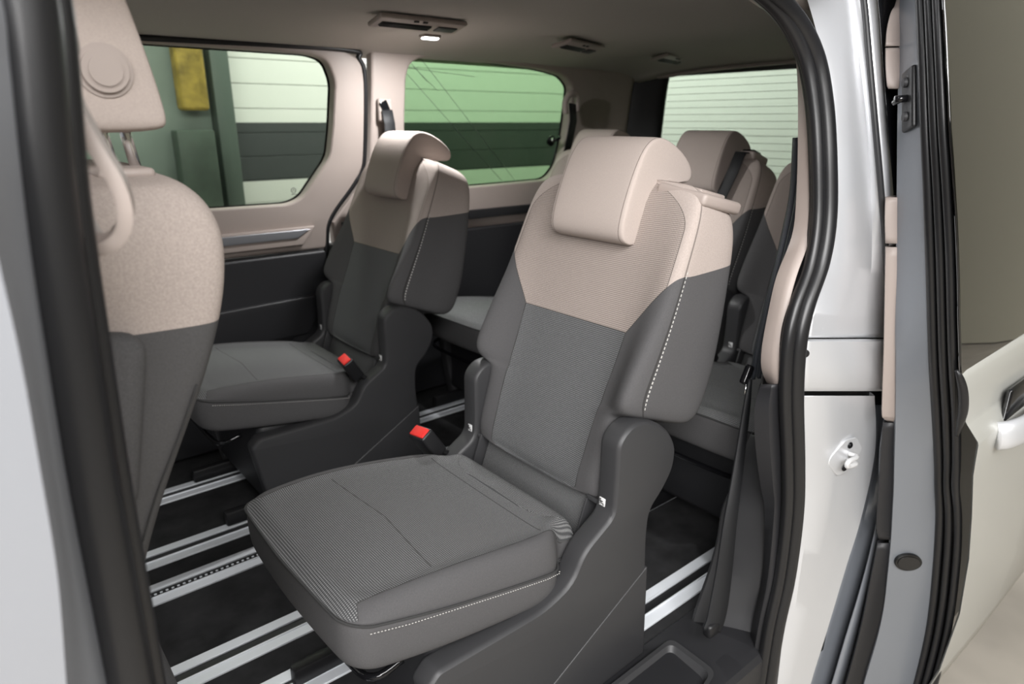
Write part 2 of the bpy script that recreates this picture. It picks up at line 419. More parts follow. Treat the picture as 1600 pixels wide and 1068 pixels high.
bm = bmesh.new()
def glass_pt(px, py, Y):
    yy = Y
    for _ in range(6): yy = Y+TILT*(at(px, py, yy).z-0.9)
    return at(px, py, yy)
for a_, b_ in (((658, 92), (808, 286)), ((633, 112), (790, 289)), ((646, 104), (684, 142)), ((640, 96), (668, 128)), ((637, 106), (742, 120))):
    tube_bm([glass_pt(a_[0], a_[1], WALLY+0.036), glass_pt(b_[0], b_[1], WALLY+0.036)], 0.0009, 5, bm)
o = bm_obj('antenna_wires', bm, M['skirt']); under(o, wr)
bm = bmesh.new()
c = glass_pt(459, 299, WALLY+0.022); q_ = [c+Vector((math.cos(k*PI/6)*0.009, 0, 0.004+math.sin(k*PI/6)*0.009)) for k in range(12)]
tube_bm(q_, 0.0012, 5, bm, True); tube_bm([c+Vector((-0.004, 0, 0)), c+Vector((0.0, 0, 0.009)), c+Vector((0.004, 0, 0))], 0.0010, 5, bm); tube_bm([c+Vector((-0.009, 0, -0.010)), c+Vector((0.010, 0, -0.010))], 0.0012, 5, bm)
o = bm_obj('glass_mark', bm, M['skirt']); under(o, door_root)

# ---- rear: tailgate with heated window
XT = 2.88
tg = tag(empty('door_2', (XT, YC, 0.0)), 'black framed tailgate with a heated rear window', kind='structure')
def slab_yz(name, outline, X, depth, mat, holes=(), bevel=0.004, tilt=0.0, z0=0.9):
    me = prism_mesh(outline, holes, depth, bevel)
    for v in me.vertices:
        y, z, d = v.co; v.co = Vector((X+d+tilt*(z-z0), y, z))
    bm = bmesh.new(); bm.from_mesh(me); bmesh.ops.remove_doubles(bm, verts=bm.verts, dist=1e-5); bpy.data.meshes.remove(me)
    return bm_obj(name, bm, mat, None, True, split=30)
TTL = -0.02
gy1 = atx(1036, 150, XT).y; gz1 = atx(1100, 116, XT).z; gz0 = atx(1245, 111, XT)
hole = rounded([(0.80, 0.86), (gy1-0.02, 0.86), (gy1, 0.93), (gy1-0.005, gz1-0.002), (0.86, gz1)], 0.05, 6)
outer = [(0.60, 0.10), (2.50, 0.10), (2.50, 1.46), (0.60, 1.46)]
o = slab_yz('tailgate_frame', outer, XT, 0.018, M['hole'], [hole], 0.003, TTL); under(o, tg)
g = slab_yz('window_3', [(y, z) for y, z in [(0.74, 0.80), (gy1+0.05, 0.80), (gy1+0.05, gz1+0.04), (0.74, gz1+0.04)]], XT+0.02, 0.004, M['glass_rear'], (), 0.0005, TTL)
tag(g, 'heated rear window with thin horizontal wires', kind='structure')
bm = bmesh.new()
for k in range(15):
    z = gz1-0.022-k*0.0315
    tube_bm([(XT+0.014, 0.80, z), (XT+0.014, gy1, z)], 0.0011, 5, bm)
wires = bm_obj('heating_wires', bm, simple('wire_brown', (0.16, 0.17, 0.13), 0.6)); under(wires, g)
# D pillar beside the tailgate
dp = []; fr_ = []
for z, dy in ((0.5, 0), (0.8, 0), (0.95, -0.008), (1.1, -0.024), (1.25, -0.038), (1.36, -0.055), (1.42, -0.075)):
    dp.append([Vector((x, y+dy, z)) for x, y in ((2.36, 2.485), (2.42, 2.474), (2.50, 2.468), (2.62, 2.462), (2.72, 2.452), (2.745, 2.448), (2.76, 2.46))])
    fr_.append([Vector((x, y+dy*0.7, z)) for x, y in ((2.735, 2.47), (2.75, 2.452), (2.77, 2.42), (2.82, 2.36), (2.855, 2.315), (2.875, 2.305), (2.89, 2.32))])
bm, _ = grid_bm(dp); o = bm_obj('rear_pillar_trim', bm, M['beige_plastic'], None, True, 1); o.modifiers.new('t', 'SOLIDIFY').thickness = 0.008; under(o, wr)
bm, _ = grid_bm(fr_); o = bm_obj('tailgate_inner_trim', bm, M['hole'], None, True, 1); o.modifiers.new('t', 'SOLIDIFY').thickness = 0.006; under(o, tg)
# beige strip of the headliner rear edge
o = bm_obj('trim_3', tube_bm(catmull([(2.78, 0.85, 1.438+HZ), (2.78, 1.2, 1.46+HZ), (2.78, 1.56, 1.468+HZ), (2.78, 2.0, 1.458+HZ), (2.78, 2.22, 1.440+HZ), (2.78, 2.27, 1.445+HZ)], 5), 0.009, 10), M['beige_plastic']); tag(o, 'beige edge strip above the tailgate frame', kind='structure')
# near side body wall behind the third row
bm = rbox_bm((2.25, 0.645, 0.45), (1.3, 0.05, 1.0), 0.01, 2); tag(bm_obj('wall_left', bm, M['trim_plastic'], split=30), 'dark near side quarter trim behind the door opening', kind='structure')

# ---- belt guides on the far pillars (part of the pillar trim)
def belt_guide_pocket(px, py, Y):
    c = at(px, py, Y)
    bm = rbox_bm(c, (0.060, 0.024, 0.085), 0.010, 4)
    o = bm_obj('belt_guide', bm, M['beige_plastic'], split=60); under(o, wr)
    s = bm_obj('belt_slot', rbox_bm(c+Vector((-0.004, -0.0125, 0.008)), (0.034, 0.008, 0.050), 0.004, 3, Matrix.Rotation(-0.4, 3, 'Y')), M['black_gloss'], split=60); under(s, wr)
    return c
c = belt_guide_pocket(601, 172, WALLY-0.055)
o = bm_obj('seat_belt', ribbon_bm([c+Vector((0, -0.018, 0.0)), c+Vector((0.003, -0.028, -0.05)), c+Vector((0.003, -0.030, -0.2)), c+Vector((0.0, -0.03, -0.8))], (1, 0, 0), 0.046, 0.0016), M['webbing'])
tag(o, 'black seat belt hanging from the far pillar between the two side windows', 'seat belt')
# rear belt guide: rounded loop on the D pillar
c = at(893, 160, WALLY-0.11)
bm = tube_bm(catmull([c+Vector((-0.035, 0, -0.05)), c+Vector((-0.04, 0, 0)), c+Vector((-0.02, -0.01, 0.035)), c+Vector((0.02, -0.01, 0.035)), c+Vector((0.04, 0, 0)), c+Vector((0.035, 0, -0.04))], 6), 0.014, 12)
o = bm_obj('belt_guide', bm, M['beige_plastic']); under(o, wr)
o = bm_obj('seat_belt', ribbon_bm([c+Vector((0, -0.006, -0.005)), c+Vector((-0.005, -0.02, -0.08)), c+Vector((-0.005, 0.0, -0.16)), c+Vector((-0.005, 0.02, -0.24))], (1, 0.2, 0), 0.055, 0.0018), M['webbing'])
tag(o, 'black seat belt hanging at the rear end of the quarter window', 'seat belt')
# round suction hook on quarter window
c = at(858, 220, WALLY-0.012)
hk = empty('suction_hook', c)
tag(hk, 'small shiny round black knob stuck on the green quarter window', 'knob')
for nm, cc, r_, mt in (('cup', (0, -0.012, 0), 0.024, 'black_gloss'), ('stud', (0.0, -0.026, 0.004), 0.012, 'chrome')):
    o = bm_obj(nm, cyl_bm(cc, (0, 1, 0.1), r_, 0.016, 24, None, 0.004), M[mt], hk, split=40)
o = bm_obj('hook_arm', tube_bm([(0.0, -0.03, 0), (0.03, -0.04, 0.012), (0.035, -0.035, 0.02)], 0.007, 10), M['black_gloss'], hk)

# ---- ceiling fittings
def ceil_unit(px, py, z, rz, lit, lab):
    c = atz(px, py, z); r = empty('ceiling_console', c, rz); r.rotation_euler = (math.radians(-13), 0, rz); r.location.z -= 0.006
    tag(r, lab, 'air vent', 'ceiling consoles with vent and lamp') if False else tag(r, lab, 'ceiling console')
    bm = bm_obj('housing', rbox_bm((0, 0, 0.004), (0.30, 0.085, 0.014), 0.006, 3), M['beige_plastic'], r, split=50)
    v = bm_obj('vent_opening', rbox_bm((-0.045, 0.005, -0.0025), (0.17, 0.030, 0.006), 0.003, 2), M['black_plastic'], r, split=50)
    for k in range(3): bm_obj('slat', rbox_bm((-0.045, -0.005+k*0.010, -0.006), (0.165, 0.0035, 0.005), 0.001, 1), M['trim_plastic'], r)
    bm_obj('dark_lens', rbox_bm((0.095, 0.005, -0.004), (0.07, 0.034, 0.005), 0.003, 2), M['grey_plastic'], r, split=50)
    for k in range(2): bm_obj('button', rbox_bm((-0.03+k*0.03, -0.034, -0.005), (0.016, 0.008, 0.004), 0.002, 2), M['black_plastic'], r, split=50)
    return r
ceil_unit(655, 36, 1.448, 0.0, True, 'narrow roof vent console beside the lit reading lamp')
ceil_unit(905, 72, 1.440, 0.35, False, 'unlit roof vent console above the far quarter window')
ceil_unit(1050, 92, 1.435, 0.3, False, 'small unlit roof console near the tailgate')
c = atz(672, 58, 1.436)
lamp = empty('reading_lamp', c); tag(lamp, 'glowing white reading lamp in the headliner', 'lamp')
bm_obj('bezel', rbox_bm((0, 0, 0.003), (0.066, 0.040, 0.010), 0.004, 3), M['beige_plastic'], lamp, split=50)
em, nt, bs = new_mat('lit_lamp_lens'); bs.inputs['Emission Color'].default_value = (1, 1, 1, 1); bs.inputs['Emission Strength'].default_value = 18
bm_obj('lens', rbox_bm((0, 0, -0.003), (0.052, 0.028, 0.008), 0.003, 3), em, lamp, split=50)

ll = bpy.data.lights.new('reading_lamp_light', 'AREA'); ll.shape = 'RECTANGLE'; ll.size = 0.05; ll.size_y = 0.026; ll.energy = 11.0
lo_ = bpy.data.objects.new('reading_lamp_light', ll); COL.objects.link(lo_); lo_.location = (c.x, c.y, c.z-0.012)

# ---- seat rails in the floor
RX0, RX1 = -1.0, 2.80
for i, (yc, dots) in enumerate([(0.878, 0), (1.213, 1), (1.387, 0), (1.725, 1), (1.893, 0), (2.234, 0)]):
    r = empty('seat_rail', (0, yc, 0.0))
    tag(r, ['aluminium floor rail nearest the door step', 'second aluminium floor rail from the door step, under the nearest seat', 'third aluminium floor rail from the door step, between the two second row seats',
            'fourth aluminium floor rail from the door step, with a row of small studs', 'fifth aluminium floor rail from the door step, in front of the far seat', 'aluminium floor rail farthest from the door step'][i], 'rail', 'aluminium seat rails in the floor')
    for sgn in (-1, 1):
        bm = bmesh.new()
        rbox_bm(((RX0+RX1)/2, sgn*0.029, 0.0015), (RX1-RX0, 0.032, 0.007), 0.001, 1, None, bm)
        rbox_bm(((RX0+RX1)/2, sgn*0.0150, 0.005), (RX1-RX0, 0.004, 0.006), 0.001, 1, None, bm)
        bm_obj('flange', bm, M['alu'], r, split=40)
    bm_obj('slot', rbox_bm(((RX0+RX1)/2, 0, 0.0012), (RX1-RX0, 0.028, 0.003), 0.0, 1), M['black_plastic'], r, smooth=False)
    if dots:
        bm = bmesh.new()
        for k in range(100): rbox_bm((0.0+k*0.014, 0.0, 0.0035), (0.006, 0.0045, 0.003), 0.0, 1, None, bm)
        st = bm_obj('studs', bm, M['alu'], r, smooth=False); st['kind'] = 'stuff'

# ================================================================== SEATS
TH = math.radians(21); ST, CT = math.sin(TH), math.cos(TH)
OX, OZ = 0.20, 0.43        # seat-local (root at x=0.70): foot of the backrest face
def bk(s, u, d):           # backrest coordinates -> seat local: s up the back, u across, d rearwards
    return Vector((OX+s*ST+d*CT, u, OZ+s*CT-d*ST))
def back_rings(W, D, C, BP, SS, bulge=0.0):
    rows = []; uvs = []
    for s in SS:
        w_ = lerp_tab(W, s); dd = lerp_tab(D, s); c = lerp_tab(C, s); b = lerp_tab(BP, s)
        half = [(0.0, c), (w_*0.28, c*0.98), (w_*0.52, c*0.85), (w_*0.70, c*0.45-b*0.2), (w_*0.83, -b*0.75), (w_*0.93, -b*1.0), (w_*0.985, -b*0.75+0.006),
                (w_, 0.020), (w_*1.0, dd*0.35+0.01), (w_*1.0, dd*0.62), (w_*0.995, dd-0.030), (w_*0.97, dd-0.008), (w_*0.88, dd), (w_*0.5, dd+0.004), (0.0, dd+0.005)]
        arc = [0.0]
        for (a0, b0), (a1, b1) in zip(half, half[1:]): arc.append(arc[-1]+math.hypot(a1-a0, b1-b0))
        # keep front-panel u close to true lateral distance
        sc_ = 1.047 if s < 0.22 else 0.268/w_
        arcs = [half[i][0]*sc_ if i <= 7 else w_*sc_+(arc[i]-arc[7]) for i, a in enumerate(arc)]
        full = [(u, d) for u, d in half]+[(-u, d) for u, d in reversed(half[1:-1])]
        fa = arcs+[-a for a in reversed(arcs[1:-1])]
        rows.append([bk(s, u, d) for u, d in full]); uvs.append([(a, s) for a in fa]+[(fa[0], s)])
    return rows, uvs
def loft(name, rows, uvs, mat, parent, sub=2, flat_caps=True):
    bm = bmesh.new(); vs = [[bm.verts.new(p) for p in r] for r in rows]; n = len(rows[0]); uvl = bm.loops.layers.uv.new('UVMap')
    for i in range(len(rows)-1):
        for j in range(n):
            k = (j+1) % n; f = bm.faces.new((vs[i][j], vs[i][k], vs[i+1][k], vs[i+1][j]))
            if uvs:
                A = uvs[i][j]; B = uvs[i][k]; C_ = uvs[i+1][k]; D_ = uvs[i+1][j]
                q = [A, B, C_, D_]
                mx = max(abs(t[0]) for t in q)
                # faces straddling the back centre seam keep one sign
                if max(t[0] for t in q)-min(t[0] for t in q) > 0.4:
                    sg = 1 if sum(1 for t in q if t[0] > 0) > 2 else -1
                    q = [(sg*abs(t[0]), t[1]) for t in q]
                for l, t in zip(f.loops, q): l[uvl].uv = t
    for ring, uq in ((vs[0], uvs[0] if uvs else None), (vs[-1], uvs[-1] if uvs else None)):
        n2 = len(ring)//2; half = list(range(0, n2+1)); mir = [0]+[n-k for k in range(1, n2)]+[n2]
        for a in range(n2):
            ids = []
            for q in (half[a], half[a+1], mir[a+1], mir[a]):
                if q not in ids: ids.append(q)
            if len(ids) > 2:
                f = bm.faces.new([ring[q] for q in ids])
                if uvs:
                    for l, q in zip(f.loops, ids): l[uvl].uv = (uq[q][0], uq[q][1])
    return bm_obj(name, bm, mat, parent, True, sub)
def headrest(parent, mat, hu=0.110, s0=0.515):
    # L-shaped side profile in (d, s), lofted across u
    prof = [(-0.044, 0.541), (-0.050, 0.60), (-0.048, 0.68), (-0.036, 0.735), (-0.004, 0.764), (0.050, 0.767), (0.104, 0.754), (0.132, 0.734), (0.137, 0.714), (0.126, 0.700),
            (0.095, 0.694), (0.060, 0.688), (0.040, 0.665), (0.036, 0.600), (0.030, 0.550), (0.010, 0.528), (-0.022, 0.525)]
    cx = sum(p[0] for p in prof)/len(prof); cs = sum(p[1] for p in prof)/len(prof)
    rows = []
    cm = lambda d, s: (0.0, 0.62) if s < 0.69 and d < 0.05 else (0.08, 0.735)
    for u, k in ((-1.0, 0.72), (-0.985, 0.90), (-0.94, 0.97), (-0.86, 1.0), (-0.4, 1.01), (0.0, 1.015), (0.4, 1.01), (0.86, 1.0), (0.94, 0.97), (0.985, 0.90), (1.0, 0.72)):
        r = []
        for d, s in prof:
            # shrink towards the local spine of the L
            if d > 0.03 and s > 0.66: sd, ss = min(d, 0.13), 0.733
            else: sd, ss = -0.005, min(max(s, 0.545), 0.733)
            taper = 1.0 - 0.05*max(0, (s-0.62))/0.15
            r.append(bk(ss+(s-ss)*k, u*hu*taper, sd+(d-sd)*k))
        rows.append(r)
    bm = bmesh.new(); vs = [[bm.verts.new(p) for p in r] for r in rows]; n = len(prof)
    for i in range(len(rows)-1):
        for j in range(n): bm.faces.new((vs[i][j], vs[i][(j+1) % n], vs[i+1][(j+1) % n], vs[i+1][j]))
    bm.faces.new(vs[0]); bm.faces.new(vs[-1])
    o = bm_obj('headrest', bm, mat, parent, True, 2)
    return o
M['thread'] = simple('pale_thread', (0.42, 0.41, 0.39), 0.9)
M['beige_seam'] = simple('beige_seam_thread', (0.27, 0.21, 0.175), 0.9)
M['grey_seam'] = simple('grey_seam_thread', (0.033, 0.033, 0.033), 0.9)

def cushion_mesh(parent):
    X0, X1 = -0.364, 0.165       # front, rear in seat local
    def half_w(x):
        t = (x-X0)
        return lerp_tab([(0, 0.243), (0.10, 0.250), (0.30, 0.248), (0.40, 0.245), (0.44, 0.238), (0.455, 0.205), (0.60, 0.200)], t)
    # plan outline (u, x) starting front centre going +u, clockwise
    def outline(ins, rr=0.055):
        P_ = [(X0+ins-0.008, 0.0), (X0+ins-0.004, 0.11)]
        c = (X0+ins+rr, 0.242-ins-rr)
        for k in range(5):
            a = PI/2*k/4; P_.append((c[0]-rr*math.cos(a), c[1]+rr*math.sin(a)))
        for x in (-0.20, -0.10, 0.0, 0.06, 0.082, 0.098, 0.13): P_.append((x, half_w(x)-ins))
        P_.append((X1-ins-0.008, half_w(X1)-ins)); P_.append((X1-ins, half_w(X1)-ins-0.012)); P_.append((X1-ins, 0.09)); P_.append((X1-ins, 0.0))
        return P_+[(x, -u) for x, u in reversed(P_[1:-1])]
    zt = lambda x: lerp_tab([(0.0, 0.446), (0.03, 0.455), (0.08, 0.459), (0.15, 0.459), (0.22, 0.452), (0.30, 0.441), (0.40, 0.422), (0.53, 0.405)], x-X0)
    zs = lambda x: 0.444-0.215*(x-X0)
    zb = lambda x: 0.348-0.155*(x-X0)
    rows = []; uvs = []
    def row(ins, zf, plain=False):
        o_ = outline(max(ins, 0.0), max(0.055-ins*0.35, 0.012))
        rows.append([Vector((x, u, zf(x))) for x, u in o_])
        uu = (lambda u: (u+(0.9 if u >= 0 else -0.9))) if plain else (lambda u: u)
        uvs.append([(uu(u), x+0.70) for x, u in o_]+[(uu(o_[0][1]), o_[0][0]+0.7)])
    row(0.035, lambda x: zb(x)-0.002, True); row(0.012, lambda x: zb(x), True); row(0.003, lambda x: zb(x)+0.014, True)
    row(0.0, lambda x: zb(x)+(zs(x)-zb(x))*0.5, True); row(-0.0, lambda x: zs(x)-0.006, True)
    row(0.0035, lambda x: zs(x), True); row(0.0005, lambda x: zs(x)+0.006)
    row(0.004, lambda x: zs(x)*0.35+zt(x)*0.65-0.002); row(0.014, lambda x: zt(x)+0.001); row(0.030, lambda x: zt(x)+0.006); row(0.046, lambda x: zt(x)); row(0.070, lambda x: zt(x)-0.004)
    o = loft('seat_cushion', rows, uvs, M['cushion_fabric'], parent, 2)
    o.location.y = -0.006
    ring = [Vector((x, u, zs(x)+0.002)) for x, u in outline(0.0005, 0.055)]
    bm_obj('piping', tube_bm(catmull(ring, 3, True), 0.0022, 6, None, True), M['grey_seam'], o)
    dots = bmesh.new()
    for sg in (-1, 1):
        for k in range(78):
            x = X0+0.036+k*0.0058; c = Vector((x, sg*(half_w(x)+0.0002), zs(x)-0.006))
            rbox_bm(c, (0.0034, 0.0016, 0.0014), 0.0004, 1, Matrix.Rotation(0.2, 3, 'Y'), dots)
    st = bm_obj('stitching', dots, M['thread'], o); st['kind'] = 'stuff'
    return o
def side_shell(parent, sg, mat):
    """plastic side plate with the round recliner cover; sg=-1 near side, +1 other side"""
    Yp = 0.240*sg if sg < 0 else 0.222
    L = [(0.235, 0.612), (0.275, 0.612), (0.320, 0.596), (0.358, 0.566), (0.386, 0.522), (0.382, 0.472), (0.350, 0.430), (0.312, 0.398), (0.308, 0.34), (0.316, 0.20), (0.320, 0.030),
         (0.16, 0.020), (-0.20, 0.020), (-0.245, 0.275), (-0.22, 0.300), (0.02, 0.300), (0.090, 0.325), (0.118, 0.380), (0.200, 0.428), (0.203, 0.50), (0.203, 0.585)]
    ol = rounded(L, [0.03, .02, .02, .02, .02, .03, .02, .03, .03, .02, .006, .01, .01, .01, .01, .03, .03, .03, .02, .02, .02], 4)
    o = slab_xz('side_shell', ol, Yp, 0.054, mat, parent, (), 0.011)
    # lower skirt: separate inset-looking plate with a diagonal top edge
    S = [(0.314, 0.255), (0.318, 0.085), (0.16, 0.045), (-0.19, 0.045), (0.06, 0.085), (0.20, 0.175)]
    if True:
        k = slab_xz('skirt_panel', rounded([(0.314, 0.262), (0.3215, 0.028), (0.15, 0.018), (-0.13, 0.018)], 0.006), Yp+sg*0.012, 0.034, M['skirt'], parent, (), 0.004)
    # recliner disc
    return o
def icon_label(parent, sg):
    c = bk(0.005, 0.226*sg, -0.003)
    rot = Matrix.Rotation(0.05, 3, 'Y')
    c = Vector((0.214, 0.232*sg if sg < 0 else 0.216, 0.452))
    o = bm_obj('isofix_label', rbox_bm(c+Vector((-0.014, 0, -0.006)), (0.0012, 0.016, 0.018), 0.001, 2, rot), M['white'], parent, split=40)
    # seated-child pictogram in black strokes
    bm = bmesh.new(); f = c+Vector((-0.0150, 0, -0.006)); X_ = rot @ Vector((0, 0, 1)); Y_ = Vector((0, 1, 0))
    def stroke(pp, r=0.0010): tube_bm([f+X_*b+Y_*a for a, b in pp], r, 5, bm)
    stroke([(0.004, 0.0058), (0.003, 0.006)], 0.0016); stroke([(0.004, 0.003), (0.002, -0.003), (-0.003, -0.003), (-0.004, -0.0065)]); stroke([(0.003, 0.001), (-0.002, 0.0015)])
    stroke([(0.0065, 0.006), (0.0055, -0.006)], 0.0007)
    bm_obj('pictogram', bm, M['black_plastic'], o)
def buckle(parent, sg, x=0.075, z=0.435):
    r = Matrix.Rotation(math.radians(38), 3, 'Y') @ Matrix.Rotation(math.radians(-8*sg), 3, 'X')
    c = Vector((x, 0.232*sg, z))
    o = bm_obj('belt_buckle', rbox_bm(c, (0.038, 0.058, 0.076), 0.006, 3, r.to_4x4().to_3x3() @ Matrix.Rotation(-math.radians(70), 3, 'Y')), M['black_plastic'], parent, split=40)
    R2 = r @ Matrix.Rotation(-math.radians(70), 3, 'Y')
    bm_obj('release_button', rbox_bm(c+R2 @ Vector((0, 0, 0.037)), (0.028, 0.050, 0.010), 0.003, 2, R2), M['red'], o, split=40)
    bm_obj('buckle_stalk', tube_bm([c-R2 @ Vector((0, 0, 0.03)), Vector((0.16, 0.235*sg, 0.38))], 0.008, 8), M['black_plastic'], o)
W = [(0.0, 0.196), (0.02, 0.203), (0.15, 0.205), (0.185, 0.208), (0.197, 0.246), (0.215, 0.256), (0.35, 0.258), (0.47, 0.254), (0.56, 0.250), (0.61, 0.246), (0.645, 0.236), (0.668, 0.212), (0.680, 0.165)]
D = [(0.0, 0.055), (0.02, 0.085), (0.15, 0.115), (0.185, 0.14), (0.197, 0.195), (0.215, 0.222), (0.30, 0.228), (0.45, 0.204), (0.56, 0.180), (0.61, 0.168), (0.645, 0.156), (0.668, 0.140), (0.680, 0.105)]
C = [(0.0, 0.024), (0.02, 0.008), (0.15, 0.006), (0.3, 0.013), (0.45, 0.012), (0.62, 0.006), (0.65, 0.014), (0.68, 0.035)]
BP = [(0.0, -0.014), (0.03, 0.004), (0.15, 0.012), (0.185, 0.016), (0.215, 0.052), (0.30, 0.040), (0.42, 0.012), (0.60, 0.0), (0.65, -0.008), (0.68, -0.03)]
SS = [0.0, 0.012, 0.04, 0.10, 0.15, 0.183, 0.190, 0.197, 0.206, 0.225, 0.27, 0.32, 0.38, 0.44, 0.50, 0.56, 0.60, 0.63, 0.65, 0.668, 0.680]
def headrest_mat():
    m, nt, bs = new_mat('beige_headrest_fabric'); bs.inputs['Roughness'].default_value = 0.9; bs.inputs['Specular IOR Level'].default_value = 0.2
    tc = nt.nodes.new('ShaderNodeTexCoord'); sp_ = nt.nodes.new('ShaderNodeSeparateXYZ'); nt.links.new(tc.outputs['Object'], sp_.inputs[0])
    a = E(nt, sp_.outputs[1]).abs(); seam = (a-0.0985).abs().lt(0.0008)
    fine = noise(nt, 500, 2).ramp(0.3, 0.7)
    c = mixc(nt, fine, tuple(v*0.96 for v in BEIGE), tuple(v*1.04 for v in BEIGE)); c = mixc(nt, seam*0.75, c, (0.10, 0.08, 0.07))
    nt.links.new(c, bs.inputs['Base Color']); bump(nt, bs, fine*0.3-seam*2.0, 0.5, 0.0008); return m
M['headrest_fabric'] = headrest_mat()
def make_seat(loc):
    root = empty('passenger_seat', loc)
    rows, uvs = back_rings(W, D, C, BP, SS)
    loft('backrest', rows, uvs, M['back_fabric'], root, 2)
    headrest(root, M['headrest_fabric'])
    cushion_mesh(root)
    for sg in (-1, 1): side_shell(root, sg, M['grey_plastic'])
    # fabric strip and sockets between cushion and backrest
    bm = rbox_bm(bk(-0.045, 0, 0.055), (0.05, 0.36, 0.10), 0.008, 3, Matrix.Rotation(TH, 3, 'Y'))
    o = bm_obj('lower_back_pad', bm, M['strip'], root, split=40)
    for sg in (-1, 1):
        bm = bmesh.new(); R_ = Matrix.Rotation(TH, 3, 'Y')
        cx = 0.205*sg
        for (du, ds, su, ss) in ((-0.022, 0, 0.006, 0.080), (0.026, 0, 0.030, 0.080), (0.0, 0.036, 0.048, 0.010), (0.0, -0.038, 0.048, 0.008)):
            rbox_bm(bk(-0.030+ds, cx+du*sg, 0.035), (0.06, su, ss), 0.002, 2, R_, bm)
        h = bm_obj('isofix_socket', bm, M['grey_plastic'], root, split=40)
        bm_obj('socket_opening', rbox_bm(bk(-0.030, cx, 0.052), (0.03, 0.05, 0.07), 0.0, 1, R_), M['black_plastic'], h, smooth=False)
        icon_label(root, sg)
    # base box and front cover
    bm = rbox_bm((-0.01, 0, 0.19), (0.40, 0.44, 0.26), 0.02, 3); bm_obj('seat_base', bm, M['trim_plastic'], root, split=40)
    bm = tube_bm(catmull([(-0.25, 0.20, 0.30), (-0.30, 0.19, 0.285), (-0.312, 0.12, 0.275), (-0.312, -0.12, 0.275), (-0.30, -0.19, 0.285), (-0.25, -0.20, 0.30)], 5), 0.007, 8)
    bm_obj('slide_bar', bm, M['black_gloss'], root)
    for sg in (-1, 1):
        bm_obj('rail_foot', rbox_bm((-0.02, 0.168*sg, 0.030), (0.60, 0.030, 0.045), 0.006, 2), M['black_plastic'], root, split=40)
    return root
M['strip'] = None
def strip_mat():
    m, nt, bs = new_mat('grey_mesh_strip'); bs.inputs['Roughness'].default_value = 0.9; bs.inputs['Specular IOR Level'].default_value = 0.2
    tc = nt.nodes.new('ShaderNodeTexCoord'); sp = nt.nodes.new('ShaderNodeSeparateXYZ'); nt.links.new(tc.outputs['Object'], sp.inputs[0])
    P = 2*PI/0.0040; d = ((E(nt, sp.outputs[1])*P).sin()*(E(nt, sp.outputs[2])*P).sin()).ramp(0.1, 0.7)
    nt.links.new(mixc(nt, d, (0.066, 0.067, 0.069), (0.21, 0.21, 0.21)), bs.inputs['Base Color']); bump(nt, bs, d, 0.5, 0.001); return m
M['strip'] = strip_mat()
def copy_tree(o, parent=None):
    c = o.copy(); COL.objects.link(c)
    if parent is not None: c.parent = parent
    for ch in list(o.children): copy_tree(ch, c)
    return c
SX = 0.70; NY = 1.038; FY = 2.095
seat = make_seat((SX, NY, 0))
far = copy_tree(seat); far.location = (SX+0.0875, FY, 0)
r3 = []
for y in (1.005, 1.56, 2.115):
    c = copy_tree(seat); c.location = (SX+1.075, y, 0); r3.append(c)
G = 'individual two-tone passenger seats'
tag(seat, 'nearest passenger seat by the open door, beige and grey, lever pad on its shoulder', 'seat', G)
tag(far, 'passenger seat on the far side beside the large window, in the second row', 'seat', G)
tag(r3[0], 'rear row seat half hidden behind the near door pillar and its belt', 'seat', G)
tag(r3[1], 'middle seat of the rear row, its belt coming out of its shoulder', 'seat', G)
tag(r3[2], 'far seat of the rear row below the quarter window', 'seat', G)
# extras of single seats
buckle(seat, 1, 0.085, 0.437)
buckle(far, -1, 0.095, 0.437)
buckle(r3[0], 1, 0.085, 0.437)
def shoulder_cap(parent):
    R_ = Matrix.Rotation(TH*0.6, 3, 'Y') @ Matrix.Rotation(0.13, 3, 'X')
    o = bm_obj('shoulder_cap', rbox_bm(bk(0.660, -0.182, 0.078), (0.135, 0.125, 0.026), 0.009, 4, R_, None), M['beige_plastic'], parent, split=60)
    bm_obj('release_lever', rbox_bm(bk(0.674, -0.178, 0.082), (0.090, 0.066, 0.014), 0.005, 3, R_), M['beige_plastic'], o, split=60)
shoulder_cap(seat)
def shoulder_belt(parent):
    o = bm_obj('belt_outlet', rbox_bm(bk(0.678, -0.17, 0.05), (0.10, 0.07, 0.03), 0.010, 4, Matrix.Rotation(0.3, 3, 'Y')), M['beige_plastic'], parent, split=60)
    bm_obj('outlet_slot', rbox_bm(bk(0.690, -0.172, 0.03), (0.05, 0.05, 0.016), 0.005, 3, Matrix.Rotation(0.3, 3, 'Y')), M['black_gloss'], parent, split=60)
    bm_obj('integrated_belt', ribbon_bm([bk(0.690, -0.165, 0.02), bk(0.675, -0.160, -0.018), bk(0.60, -0.150, -0.016), bk(0.45, -0.12, -0.012), bk(0.2, -0.12, -0.02)], (0, 1, 0), 0.045, 0.0016), M['webbing'], parent)
shoulder_belt(r3[1])
# ================================================================== FRONT SEAT (seen from its side)
fs = empty('front_seat', (0.10, 1.03, 0.0)); tag(fs, 'beige and grey front seat at the left edge, headrest raised on chrome posts', 'seat')
FYS = 0.80
def fpx(px, py, Y): p = at(px, py, Y); return (p.x, p.z)
